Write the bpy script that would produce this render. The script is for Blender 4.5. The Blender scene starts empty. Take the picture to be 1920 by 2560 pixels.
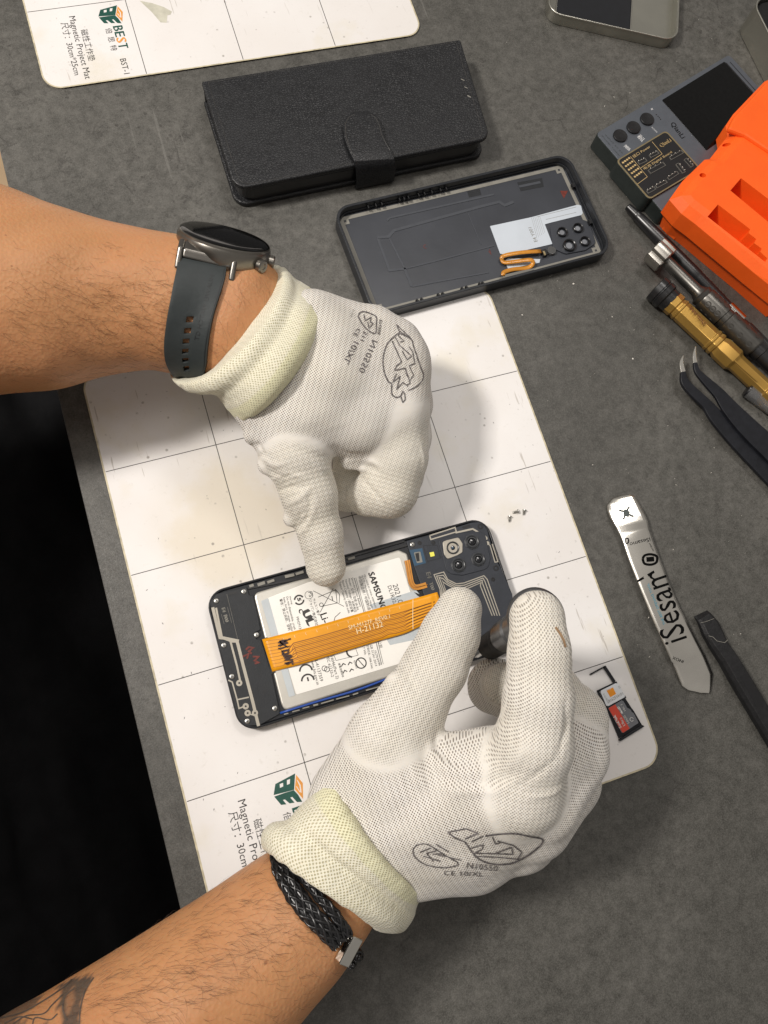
import bpy, bmesh, math, random
import numpy as np
from mathutils import Vector, Matrix
from mathutils.bvhtree import BVHTree
random.seed(7); rng = np.random.default_rng(7)
S = 0.01                      # all modelling below is in centimetres, written out in metres
scene = bpy.context.scene
COL = scene.collection
# ------------------------------------------------------------------ camera
R = np.array([[0.9452996694325796, -0.2981272458607222, 0.1323959223168682],
              [0.2586303836618797, 0.9323176757709979, 0.252772775614476],
              [-0.19879350999854756, -0.20470441304583006, 0.9584243546895096]])
CAM = np.array([5.260169125776482, -21.610087635678195, 43.586409350054154])
FPX = 2000.0
cd = bpy.data.cameras.new('camera'); co = bpy.data.objects.new('camera', cd); COL.objects.link(co)
cd.sensor_fit = 'VERTICAL'; cd.sensor_height = 36; cd.lens = 36 * FPX / 2560
cd.clip_start = 0.01; cd.clip_end = 20
M4 = Matrix([list(R.T[i]) + [CAM[i] * S] for i in range(3)] + [[0, 0, 0, 1]])
co.matrix_world = M4
scene.camera = co
# ------------------------------------------------------------------ light
world = bpy.data.worlds.new('World'); scene.world = world; world.use_nodes = True
bgn = world.node_tree.nodes['Background']
bgn.inputs[0].default_value = (1.0, 0.945, 0.89, 1); bgn.inputs[1].default_value = 0.28
def area(name, loc, target, size, power, col, sy=None):
    l = bpy.data.lights.new(name, 'AREA'); l.energy = power; l.color = col; l.size = size * S
    if sy: l.shape = 'RECTANGLE'; l.size_y = sy * S
    o = bpy.data.objects.new(name, l); COL.objects.link(o)
    o.location = Vector(loc) * S
    d = (Vector(target) - Vector(loc)); o.rotation_euler = d.to_track_quat('-Z', 'Y').to_euler()
    return o
area('ceiling_lamp', (-84, 34, 142), (10, -8, 0), 22, 27, (1.0, 0.945, 0.885))
area('ceiling_lamp', (50, 32, 120), (12, -8, 0), 40, 3.7, (1.0, 0.95, 0.90), 25)
area('ceiling_lamp', (-4, 2, 95), (4, -4, 0), 45, 1.35, (1.0, 0.95, 0.90), 45)
scene.view_settings.view_transform = 'Standard'; scene.view_settings.look = 'None'
scene.view_settings.exposure = 0.0; scene.view_settings.gamma = 1; scene.view_settings.use_curve_mapping = False
# ------------------------------------------------------------------ geometry helpers
def un(px, py, z=0.0):
    d = R.T @ np.array([(px - 960) / FPX, -(py - 1280) / FPX, -1.0])
    return CAM + d * ((z - CAM[2]) / d[2])
def ppc(P):                       # photo pixels per centimetre at a point
    return FPX / (-(R[2] @ (np.array(P) - CAM)))
def Z(ox, oy, s): return lambda *q: [(ox + q[i] / s, oy + q[i + 1] / s) for i in range(0, len(q), 2)]
Z8 = Z(500, 1280, 2.0737); ZA = Z(500, 1300, 4.0975); ZB = Z(900, 1280, 4.1475); Z4 = Z(820, 360, 2.2419)
Z3 = Z(1360, 0, 2.9625); Z5 = Z(1440, 460, 3.0729); ZT = Z(1400, 1200, 3.1596); ZM = Z(440, 1860, 4.1475)
Z1 = Z(0, 0, 2.592); ZW = Z(420, 540, 5.53); Z7 = Z(500, 660, 2.592); ZO = Z(1640, 180, 3.95); ZS = Z(1500, 1700, 6.9125)
ZL = Z(840, 740, 6.381); ZR = Z(1000, 2020, 3.95); Z2 = Z(480, 60, 2.0737); Z6 = Z(0, 460, 2.1829); ZR9 = Z(900, 1400, 2.5136); ZC = Z(1240, 1250, 13.825)
def U(pts, z): return [un(x, y, z) for x, y in pts]
BASE = {}
def link(o, parent=None):
    COL.objects.link(o)
    if parent: o.parent = parent
    return o
def tag(o, label=None, cat=None, group=None, kind=None):
    if label: o['label'] = label
    if cat: o['category'] = cat
    if group: o['group'] = group
    if kind: o['kind'] = kind
    return o
def worldbase(p):
    b = np.zeros(3)
    while p is not None:
        b = b + BASE.get(p.name, np.zeros(3)); p = p.parent
    return b
def empty(name, base, label, cat, group=None):
    o = bpy.data.objects.new(name, None); o.empty_display_size = 0.01
    link(o); BASE[o.name] = np.array(base, float); o.location = Vector(base) * S
    return tag(o, label, cat, group)
class MB:
    def __init__(s): s.v = []; s.f = []; s.m = []; s.n = 0; s.chunks = []
    def add(s, V, F, mi=0):
        V = [tuple(map(float, p)) for p in V]; s.chunks.append((s.n, s.n + len(V), len(s.f), len(s.f) + len(F)))
        s.v += V; s.f += [tuple(int(i) + s.n for i in f) for f in F]; s.m += [mi] * len(F); s.n += len(V); return s
    def build(s, name, mats, parent=None, smooth=None, bevel=0, base=None, bseg=2):
        me = bpy.data.meshes.new(name)
        V = np.array(s.v)
        if parent is not None: b = worldbase(parent); own = np.zeros(3)
        else:
            own = np.array(base, float) if base is not None else np.array([(V[:, 0].min() + V[:, 0].max()) / 2, (V[:, 1].min() + V[:, 1].max()) / 2, V[:, 2].min()])
            b = own
        me.from_pydata(((V - b) * S).tolist(), [], s.f); me.update()
        if not isinstance(mats, (list, tuple)): mats = [mats]
        for m in mats: me.materials.append(m)
        me.polygons.foreach_set('material_index', s.m)
        if smooth is not None:
            me.polygons.foreach_set('use_smooth', [True] * len(me.polygons))
            if smooth < 180: me.set_sharp_from_angle(angle=math.radians(smooth))
        o = bpy.data.objects.new(name, me); link(o, parent); BASE[o.name] = own
        o.location = Vector(own) * S
        if bevel:
            md = o.modifiers.new('bevel', 'BEVEL'); md.width = bevel * S; md.segments = bseg; md.limit_method = 'ANGLE'; md.angle_limit = math.radians(40)
        return o
def _split(self, name, mats, parent=None, **k):
    out = []
    for (v0, v1, f0, f1) in self.chunks:
        m = MB(); m.add(self.v[v0:v1], [tuple(i - v0 for i in f) for f in self.f[f0:f1]]); m.m = self.m[f0:f1]; out.append(m.build(name, mats, parent, **k))
    return out
MB.build_split = _split
def rnd(poly, r, n=5):
    """round the corners of a polygon (xy); r one radius or one per corner"""
    out = []; N = len(poly)
    for i in range(N):
        p = np.array(poly[i][:2], float); a = np.array(poly[i - 1][:2], float); b = np.array(poly[(i + 1) % N][:2], float)
        rr = r[i] if isinstance(r, (list, tuple)) else r
        if rr <= 0: out.append(p); continue
        ua = (a - p) / np.linalg.norm(a - p); ub = (b - p) / np.linalg.norm(b - p)
        ang = math.acos(max(-1, min(1, float(ua @ ub))))
        t = min(rr / math.tan(ang / 2), .49 * np.linalg.norm(a - p), .49 * np.linalg.norm(b - p))
        rad = t * math.tan(ang / 2); c = p + (ua + ub) / np.linalg.norm(ua + ub) * (rad / math.sin(ang / 2))
        s0 = p + ua * t - c; s1 = p + ub * t - c
        a0 = math.atan2(s0[1], s0[0]); a1 = math.atan2(s1[1], s1[0]); d = (a1 - a0 + math.pi) % (2 * math.pi) - math.pi
        for k in range(n + 1):
            q = a0 + d * k / n; out.append(c + rad * np.array([math.cos(q), math.sin(q)]))
    return out
def ccw(poly):
    a = sum(poly[i - 1][0] * poly[i][1] - poly[i][0] * poly[i - 1][1] for i in range(len(poly)))
    return poly if a > 0 else poly[::-1]
def prism(mb, poly, z0, z1, mi=0, inset=0, top=True, bottom=True):
    poly = ccw([tuple(p[:2]) for p in poly]); n = len(poly)
    V = [(x, y, z0) for x, y in poly] + [(x, y, z1) for x, y in poly]
    F = [(i, (i + 1) % n, n + (i + 1) % n, n + i) for i in range(n)]
    if top: F.append(tuple(range(n, 2 * n)))
    if bottom: F.append(tuple(range(n - 1, -1, -1)))
    return mb.add(V, F, mi)
def flat(mb, poly, z, mi=0, th=0.006):
    return prism(mb, poly, z - th, z, mi)
def rrect(cx, cy, w, h, ang, r, n=6):
    c, s = math.cos(ang), math.sin(ang)
    P = [(cx + c * x - s * y, cy + s * x + c * y) for x, y in [(-w / 2, -h / 2), (w / 2, -h / 2), (w / 2, h / 2), (-w / 2, h / 2)]]
    return rnd(P, r, n)
def ringp(mb, outer, inner, z0, z1, mi=0):
    """wall between two equal-length closed outlines"""
    n = len(outer)
    V = [(*p[:2], z0) for p in outer] + [(*p[:2], z1) for p in outer] + [(*p[:2], z1) for p in inner] + [(*p[:2], z0) for p in inner]
    F = []
    for i in range(n):
        j = (i + 1) % n
        F += [(i, j, n + j, n + i), (n + i, n + j, 2 * n + j, 2 * n + i), (2 * n + i, 2 * n + j, 3 * n + j, 3 * n + i), (3 * n + i, 3 * n + j, j, i)]
    return mb.add(V, F, mi)
def strip(mb, pts, w, z, mi=0, th=0.01, closed=False):
    """flat ribbon of width w (cm) along xy points, top at z"""
    P = [np.array(p[:2], float) for p in pts]; n = len(P); L = []; Rr = []
    for i in range(n):
        a = P[i - 1] if (i > 0 or closed) else P[i]; b = P[(i + 1) % n] if (i < n - 1 or closed) else P[i]
        d1 = P[i] - a; d2 = b - P[i]
        d1 = d1 / (np.linalg.norm(d1) or 1); d2 = d2 / (np.linalg.norm(d2) or 1)
        if np.linalg.norm(d1) < .5: d1 = d2
        if np.linalg.norm(d2) < .5: d2 = d1
        t = d1 + d2; t = t / (np.linalg.norm(t) or 1); k = 1 / max(.5, float(t @ d1)); nn = np.array([-t[1], t[0]]) * w / 2 * k
        L.append(P[i] + nn); Rr.append(P[i] - nn)
    m = n if closed else n - 1
    V = [(*p, z) for p in L] + [(*p, z) for p in Rr] + [(*p, z - th) for p in L] + [(*p, z - th) for p in Rr]
    F = []
    for i in range(m):
        j = (i + 1) % n
        F += [(i, n + i, n + j, j), (i, j, 2 * n + j, 2 * n + i), (n + j, n + i, 3 * n + i, 3 * n + j)]
    if not closed: F += [(0, 2 * n, 3 * n, n), (n - 1, 2 * n - 1, 4 * n - 1, 3 * n - 1)]
    return mb.add(V, F, mi)
def frame_of(t):
    t = t / np.linalg.norm(t); a = np.array([0, 0, 1.]) if abs(t[2]) < .9 else np.array([1., 0, 0])
    u = np.cross(a, t); u /= np.linalg.norm(u); return u, np.cross(t, u), t
def lathe(mb, A, B, prof, n=24, mi=0, up=None):
    """prof: list of (distance from A towards B, radius)"""
    A = np.array(A, float); B = np.array(B, float); u, v, t = frame_of(B - A)
    V = []; m = len(prof)
    for s, r in prof:
        for k in range(n):
            q = 2 * math.pi * k / n; V.append(A + t * s + (u * math.cos(q) + v * math.sin(q)) * max(r, 1e-4))
    F = [(i * n + k, i * n + (k + 1) % n, (i + 1) * n + (k + 1) % n, (i + 1) * n + k) for i in range(m - 1) for k in range(n)]
    F.append(tuple(range(n - 1, -1, -1))); F.append(tuple((m - 1) * n + k for k in range(n)))
    return mb.add(V, F, mi)
def tube(mb, pts, r, n=8, mi=0, closed=False):
    P = [np.array(p, float) for p in pts]; m = len(P); V = []; prev = None
    for i in range(m):
        a = P[i - 1] if (i or closed) else P[0]; b = P[(i + 1) % m] if (i < m - 1 or closed) else P[-1]
        t = b - a; t /= (np.linalg.norm(t) or 1)
        if prev is None: u, v, _ = frame_of(t)
        else: u = prev - t * (prev @ t); u /= np.linalg.norm(u); v = np.cross(t, u)
        prev = u; rr = r[i] if hasattr(r, '__len__') else r
        for k in range(n):
            q = 2 * math.pi * k / n; V.append(P[i] + (u * math.cos(q) + v * math.sin(q)) * rr)
    F = [(i * n + k, i * n + (k + 1) % n, ((i + 1) % m) * n + (k + 1) % n, ((i + 1) % m) * n + k) for i in range(m if closed else m - 1) for k in range(n)]
    if not closed: F += [tuple(range(n - 1, -1, -1)), tuple((m - 1) * n + k for k in range(n))]
    return mb.add(V, F, mi)
def box(mb, c, ax, sz, mi=0):
    c = np.array(c, float); V = []
    for dz in (-1, 1):
        for dx, dy in ((-1, -1), (1, -1), (1, 1), (-1, 1)):
            V.append(c + ax[0] * dx * sz[0] / 2 + ax[1] * dy * sz[1] / 2 + ax[2] * dz * sz[2] / 2)
    return mb.add(V, [(0, 3, 2, 1), (4, 5, 6, 7), (0, 1, 5, 4), (1, 2, 6, 5), (2, 3, 7, 6), (3, 0, 4, 7)], mi)
def spline(pts, n):
    """Catmull-Rom through points"""
    P = [np.array(p, float) for p in pts]; P = [2 * P[0] - P[1]] + P + [2 * P[-1] - P[-2]]; out = []
    m = len(P) - 3
    for k in range(n):
        s = k / (n - 1) * m; i = min(int(s), m - 1); t = s - i; a, b, c, d = P[i:i + 4]
        out.append(.5 * ((2 * b) + (c - a) * t + (2 * a - 5 * b + 4 * c - d) * t * t + (3 * b - a - 3 * c + d) * t ** 3))
    return out
def sheet(mb, rows, mi=0):
    n = len(rows[0]); V = [p for r in rows for p in r]
    return mb.add(V, [(i * n + k, i * n + k + 1, (i + 1) * n + k + 1, (i + 1) * n + k) for i in range(len(rows) - 1) for k in range(n - 1)], mi)
_tc = {}
def text_geo(body):
    if body in _tc: return _tc[body]
    c = bpy.data.curves.new('t', 'FONT'); c.body = body; c.resolution_u = 2
    o = bpy.data.objects.new('t', c); COL.objects.link(o)
    dg = bpy.context.evaluated_depsgraph_get(); me = bpy.data.meshes.new_from_object(o.evaluated_get(dg))
    V = np.array([v.co[:2] for v in me.vertices]) if len(me.vertices) else np.zeros((0, 2)); F = [tuple(p.vertices) for p in me.polygons]
    bpy.data.objects.remove(o); bpy.data.curves.remove(c); bpy.data.meshes.remove(me)
    _tc[body] = (V, F); return V, F
def text(mb, body, p0, p1, z, mi=0, h=None, bold=0, img=None):
    """write body along the baseline p0 -> p1 (photo px of a point at height z), letters facing up"""
    V, F = text_geo(body)
    if not len(V): return mb
    a = un(*p0, z)[:2]; b = un(*p1, z)[:2]; x0, x1 = V[:, 0].min(), V[:, 0].max()
    d = (b - a) / (x1 - x0); L = np.linalg.norm(d); nn = np.array([-d[1], d[0]]) / L; sy = L
    if h: sy = h / .72
    for off in ([0] if not bold else [-bold, 0, bold]):
        W = [(*(a + (q[0] - x0) * d + q[1] * sy * nn + off * nn * .5 + off * d / L), z + abs(off) * .01) for q in V]
        mb.add(W, F, mi)
    return mb
# ------------------------------------------------------------------ implicit surfaces (gloves)
def sdf_mesh(prims, res, k=.5, post=None, bump=None):
    """prims: (A, B, ra, rb[, k]) tapered capsules smoothly joined; returns surface-net mesh"""
    P = [(np.array(p[0], float), np.array(p[1], float), p[2], p[3], p[4] if len(p) > 4 else k) for p in prims]
    lo = np.min([np.minimum(a - ra, b - rb) for a, b, ra, rb, _ in P], axis=0) - .6
    hi = np.max([np.maximum(a + ra, b + rb) for a, b, ra, rb, _ in P], axis=0) + .6
    n = np.ceil((hi - lo) / res).astype(int) + 1
    ax = [np.arange(n[i], dtype=np.float32) * res + lo[i] for i in range(3)]
    D = np.full(n, 9.0, np.float32)
    for a, b, ra, rb, kk in P:
        l = np.minimum(a - ra, b - rb) - 1.3; h = np.maximum(a + ra, b + rb) + 1.3
        i0 = np.clip(((l - lo) / res).astype(int), 0, n - 1); i1 = np.clip(((h - lo) / res).astype(int) + 2, 1, n)
        X, Y, Zz = np.meshgrid(*[ax[i][i0[i]:i1[i]] for i in range(3)], indexing='ij')
        d = b - a; L2 = float(d @ d) + 1e-9
        t = np.clip(((X - a[0]) * d[0] + (Y - a[1]) * d[1] + (Zz - a[2]) * d[2]) / L2, 0, 1)
        q = np.sqrt((X - a[0] - t * d[0]) ** 2 + (Y - a[1] - t * d[1]) ** 2 + (Zz - a[2] - t * d[2]) ** 2) - (ra + (rb - ra) * t)
        s = (slice(i0[0], i1[0]), slice(i0[1], i1[1]), slice(i0[2], i1[2])); o = D[s]
        hh = np.maximum(kk - np.abs(o - q), 0) / kk
        D[s] = np.minimum(o, q) - hh * hh * kk * .25
    if post: D = post(D, ax)
    ins = D < 0
    sh = n - 1
    cnt = np.zeros(sh, np.int8); acc = np.zeros((*sh, 3), np.float32)
    cs = [(0, 0, 0), (1, 0, 0), (0, 1, 0), (1, 1, 0), (0, 0, 1), (1, 0, 1), (0, 1, 1), (1, 1, 1)]
    def corner(A, c): return A[c[0]:c[0] + sh[0], c[1]:c[1] + sh[1], c[2]:c[2] + sh[2]]
    for i in range(8):
        for j in range(i + 1, 8):
            df = [cs[j][q] - cs[i][q] for q in range(3)]
            if sum(map(abs, df)) != 1: continue
            da, db = corner(D, cs[i]), corner(D, cs[j]); m = (da < 0) != (db < 0)
            idx = np.nonzero(m); t = da[idx] / (da[idx] - db[idx])
            for q in range(3): acc[idx[0], idx[1], idx[2], q] += cs[i][q] + df[q] * t
            cnt[idx] += 1
    act = np.nonzero(cnt); ids = np.full(sh, -1, np.int64); ids[act] = np.arange(len(act[0]))
    V = (np.stack(act, 1) + acc[act] / cnt[act][:, None]) * res + lo
    F = []
    for a in range(3):
        b, c = (a + 1) % 3, (a + 2) % 3
        s0 = [slice(1, -1)] * 3; s0[a] = slice(0, -1); s1 = list(s0); s1[a] = slice(1, None)
        A0 = ins[tuple(s0)]; A1 = ins[tuple(s1)]
        for want, flip in ((A0 & ~A1, False), (~A0 & A1, True)):
            I = np.stack(np.nonzero(want), 1)
            if not len(I): continue
            I = I + np.array([0 if q == a else 1 for q in range(3)])
            def g(db, dc):
                J = I.copy(); J[:, b] += db; J[:, c] += dc; return ids[J[:, 0], J[:, 1], J[:, 2]]
            q = np.stack([g(-1, -1), g(0, -1), g(0, 0), g(-1, 0)], 1)
            if flip: q = q[:, ::-1]
            F.append(q)
    F = np.concatenate(F); F = F[(F >= 0).all(1)]
    # two rounds of light smoothing
    for _ in range(2):
        s = np.zeros_like(V); c = np.zeros(len(V))
        for q in range(4):
            np.add.at(s, F[:, q], V[F[:, (q + 1) % 4]]); np.add.at(c, F[:, q], 1)
            np.add.at(s, F[:, (q + 1) % 4], V[F[:, q]]); np.add.at(c, F[:, (q + 1) % 4], 1)
        V = V * .5 + (s / c[:, None]) * .5
    return V, F
def bvh_of(V, F): return BVHTree.FromPolygons([tuple(map(float, v)) for v in V], [tuple(map(int, f)) for f in F])
def cast(bvh, px, py, off=0.0, zfall=6.0):
    d = R.T @ np.array([(px - 960) / FPX, -(py - 1280) / FPX, -1.0]); d = d / np.linalg.norm(d)
    h = bvh.ray_cast(Vector(CAM), Vector(d))
    if h[0] is None:
        P = Vector(un(px, py, zfall)); h = bvh.find_nearest(P)
        return np.array(h[0]) + np.array(h[1]) * off, np.array(h[1]), False
    nn = np.array(h[1])
    if nn @ d > 0: nn = -nn
    return np.array(h[0]) + nn * off, nn, True
# ------------------------------------------------------------------ materials
def mat(name, col, rough=.5, metal=0, spec=.5, noise=0, nscale=200, bump=0, bscale=800, col2=None, emis=None, trans=0, alpha=1, sss=0, coat=0, detail=6, aniso=0):
    m = bpy.data.materials.new(name); m.use_nodes = True; nt = m.node_tree; b = nt.nodes['Principled BSDF']
    b.inputs['Base Color'].default_value = (*col, 1); b.inputs['Roughness'].default_value = rough; b.inputs['Metallic'].default_value = metal
    b.inputs['Specular IOR Level'].default_value = spec; b.inputs['Transmission Weight'].default_value = trans; b.inputs['Alpha'].default_value = alpha
    b.inputs['Coat Weight'].default_value = coat
    tc = nt.nodes.new('ShaderNodeTexCoord')
    if sss: b.inputs['Subsurface Weight'].default_value = sss; b.inputs['Subsurface Radius'].default_value = (1, .35, .2); b.inputs['Subsurface Scale'].default_value = .004
    if noise or col2:
        n = nt.nodes.new('ShaderNodeTexNoise'); n.inputs['Scale'].default_value = nscale; n.inputs['Detail'].default_value = detail
        nt.links.new(tc.outputs['Object'], n.inputs['Vector'])
        r = nt.nodes.new('ShaderNodeValToRGB'); c2 = col2 or tuple(c * (1 - noise) for c in col)
        r.color_ramp.elements[0].position = .35; r.color_ramp.elements[1].position = .65
        r.color_ramp.elements[0].color = (*c2, 1); r.color_ramp.elements[1].color = (*col, 1)
        nt.links.new(n.outputs['Fac'], r.inputs[0]); nt.links.new(r.outputs[0], b.inputs['Base Color'])
    if bump:
        n = nt.nodes.new('ShaderNodeTexNoise'); n.inputs['Scale'].default_value = bscale; n.inputs['Detail'].default_value = 4
        nt.links.new(tc.outputs['Object'], n.inputs['Vector'])
        bp = nt.nodes.new('ShaderNodeBump'); bp.inputs['Strength'].default_value = bump; bp.inputs['Distance'].default_value = .0003
        nt.links.new(n.outputs['Fac'], bp.inputs['Height']); nt.links.new(bp.outputs[0], b.inputs['Normal'])
    if emis: b.inputs['Emission Color'].default_value = (*emis, 1); b.inputs['Emission Strength'].default_value = 1
    return m
class NT:
    def __init__(s, m): s.nt = m.node_tree; s.b = s.nt.nodes['Principled BSDF']; s.tc = s.nt.nodes.new('ShaderNodeTexCoord')
    def L(s, a, b): s.nt.links.new(a, b)
    def n(s, t, **kw):
        x = s.nt.nodes.new(t)
        for k, v in kw.items():
            if k.startswith('i_'):
                key = k[2:]; key = int(key) if key.isdigit() else key.replace('_', ' ')
                if hasattr(v, 'is_output') or isinstance(v, bpy.types.NodeSocket): s.L(v, x.inputs[key])
                else: x.inputs[key].default_value = v
            else: setattr(x, k, v)
        return x
    def math(s, op, a, b=None, clamp=False):
        x = s.nt.nodes.new('ShaderNodeMath'); x.operation = op; x.use_clamp = clamp
        for i, v in enumerate([a, b]):
            if v is None: continue
            if isinstance(v, bpy.types.NodeSocket): s.L(v, x.inputs[i])
            else: x.inputs[i].default_value = v
        return x.outputs[0]
    def noise(s, vec, scale, detail=4, rough=.5):
        x = s.n('ShaderNodeTexNoise'); s.L(vec, x.inputs['Vector']); x.inputs['Scale'].default_value = scale; x.inputs['Detail'].default_value = detail; x.inputs['Roughness'].default_value = rough
        return x.outputs['Fac']
    def ramp(s, f, stops):
        r = s.n('ShaderNodeValToRGB'); s.L(f, r.inputs[0]); e = r.color_ramp.elements
        while len(e) < len(stops): e.new(.5)
        for i, (p, c) in enumerate(stops): e[i].position = p; e[i].color = (*c, 1) if hasattr(c, '__len__') else (c, c, c, 1)
        return r.outputs[0]
    def mix(s, f, a, b, mode='MIX'):
        x = s.nt.nodes.new('ShaderNodeMix'); x.data_type = 'RGBA'; x.blend_type = mode
        for i, v in ((0, f), (6, a), (7, b)):
            if isinstance(v, bpy.types.NodeSocket): s.L(v, x.inputs[i])
            elif i == 0: x.inputs[0].default_value = v
            else: x.inputs[i].default_value = (*v, 1)
        return x.outputs[2]
    def bump(s, h, strength, dist=.0003, prev=None):
        x = s.n('ShaderNodeBump'); s.L(h, x.inputs['Height']); x.inputs['Strength'].default_value = strength; x.inputs['Distance'].default_value = dist
        if prev is not None: s.L(prev, x.inputs['Normal'])
        return x.outputs[0]
def desk_mat():
    m = mat('dark_stone_laminate', (.1, .1, .1), .5, spec=.45); t = NT(m); o = t.tc.outputs['Object']
    n1 = t.noise(o, 7, 8, .62); n2 = t.noise(o, 38, 8, .7); n3 = t.noise(o, 160, 6, .6)
    f = t.math('ADD', t.math('MULTIPLY', n1, .30), t.math('ADD', t.math('MULTIPLY', n2, .28), t.math('MULTIPLY', n3, .42)))
    c = t.ramp(f, [(.38, (.034, .033, .028)), (.455, (.058, .0565, .049)), (.53, (.084, .081, .072)), (.61, (.114, .110, .098))])
    # dark pits and hairline veins
    w = t.n('ShaderNodeTexNoise'); t.L(o, w.inputs['Vector']); w.inputs['Scale'].default_value = 22; w.inputs['Detail'].default_value = 3
    mx = t.n('ShaderNodeVectorMath', operation='MULTIPLY_ADD'); t.L(w.outputs['Color'], mx.inputs[0]); mx.inputs[1].default_value = (.03, .03, .03); t.L(o, mx.inputs[2])
    v = t.n('ShaderNodeTexVoronoi', feature='DISTANCE_TO_EDGE'); t.L(mx.outputs[0], v.inputs['Vector']); v.inputs['Scale'].default_value = 30
    vein = t.ramp(v.outputs['Distance'], [(0, 1), (.03, 0)]); gate = t.ramp(t.noise(o, 48, 5, .65), [(.52, 0), (.60, 1)])
    vm = t.math('MULTIPLY', vein, gate)
    pit = t.ramp(t.noise(o, 230, 2), [(.64, 0), (.71, 1)]); blot = t.math('MULTIPLY', t.ramp(t.noise(o, 95, 6, .72), [(.565, 0), (.64, .62)]), t.ramp(t.noise(o, 15, 3), [(.42, 0.1), (.56, 1)]))
    pm = t.math('MULTIPLY', pit, t.ramp(t.noise(o, 14, 3), [(.45, .15), (.6, 1)]))
    dk = t.math('MAXIMUM', blot, t.math('MAXIMUM', t.math('MULTIPLY', vm, .75), t.math('MULTIPLY', pm, .7)))
    c = t.mix(dk, c, (.022, .020, .017))
    mp2 = t.n('ShaderNodeMapping'); t.L(o, mp2.inputs[0]); mp2.inputs['Rotation'].default_value = (0, 0, -.9); mp2.inputs['Scale'].default_value = (1, .05, 1)
    scr = t.math('MULTIPLY', t.ramp(t.noise(mp2.outputs[0], 300, 2), [(.70, 0), (.73, .5)]), t.ramp(t.noise(o, 9, 3), [(.5, 0), (.62, 1)])); c = t.mix(scr, c, (.17, .165, .15))
    c = t.mix(t.ramp(t.noise(o, 4.5, 3), [(.40, .35), (.60, 0)]), c, (.045, .044, .038))
    fine = t.noise(o, 1500, 2); c = t.mix(t.ramp(fine, [(.35, 0), (.7, .30)]), c, (.20, .19, .175)); c = t.mix(t.ramp(t.noise(o, 600, 4, .7), [(.48, 0), (.66, .38)]), c, (.035, .032, .027))
    t.L(c, t.b.inputs['Base Color'])
    t.L(t.ramp(t.noise(o, 1100, 2), [(.3, .38), (.7, .62)]), t.b.inputs['Roughness'])
    t.L(t.bump(t.math('ADD', t.noise(o, 1700, 3), t.math('MULTIPLY', n3, .6)), .5, .0002), t.b.inputs['Normal']); return m
def mat_mat():
    m = mat('white_vinyl', (.8, .78, .74), .33, spec=.4); t = NT(m); o = t.tc.outputs['Object']
    base = t.ramp(t.noise(o, 16, 4), [(.35, (.73, .70, .675)), (.65, (.77, .75, .735))])
    base = t.mix(t.ramp(t.noise(o, 13, 5, .6), [(.57, 0), (.72, .55)]), base, (.66, .60, .45))     # yellowed patches
    vm_ = t.n('ShaderNodeVectorMath', operation='DISTANCE'); t.L(o, vm_.inputs[0]); vm_.inputs[1].default_value = (.060, -.105, .001)
    st_ = t.ramp(t.math('ADD', vm_.outputs['Value'], t.math('MULTIPLY', t.math('SUBTRACT', t.noise(o, 28, 6, .65), .5), .05)), [(.026, .5), (.038, .12)])
    base = t.mix(t.math('MULTIPLY', st_, t.ramp(vm_.outputs['Value'], [(.040, 1), (.052, 0)])), base, (.64, .55, .38))
    base = t.mix(t.ramp(t.noise(o, 320, 5, .75), [(.60, 0), (.74, .35)]), base, (.50, .46, .40))
    v = t.n('ShaderNodeTexVoronoi'); t.L(o, v.inputs['Vector']); v.inputs['Scale'].default_value = 170; v.inputs['Randomness'].default_value = 1
    gate = t.math('MULTIPLY', t.ramp(v.outputs['Distance'], [(.09, 1), (.17, 0)]), t.ramp(t.noise(o, 45, 5, .7), [(.52, 0), (.62, 1)]))
    base = t.mix(t.math('MULTIPLY', gate, .75), base, (.22, .20, .17))
    mp = t.n('ShaderNodeMapping'); t.L(o, mp.inputs[0]); mp.inputs['Rotation'].default_value = (0, 0, .7); mp.inputs['Scale'].default_value = (1, .09, 1)
    sc = t.ramp(t.noise(mp.outputs[0], 420, 2), [(.69, 0), (.73, .6)]); base = t.mix(t.math('MULTIPLY', sc, t.ramp(t.noise(o, 11, 3), [(.45, 0), (.6, 1)])), base, (.35, .31, .26))
    t.L(base, t.b.inputs['Base Color']); t.L(t.bump(t.noise(o, 500, 3), .12, .0002), t.b.inputs['Normal']); return m
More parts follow.
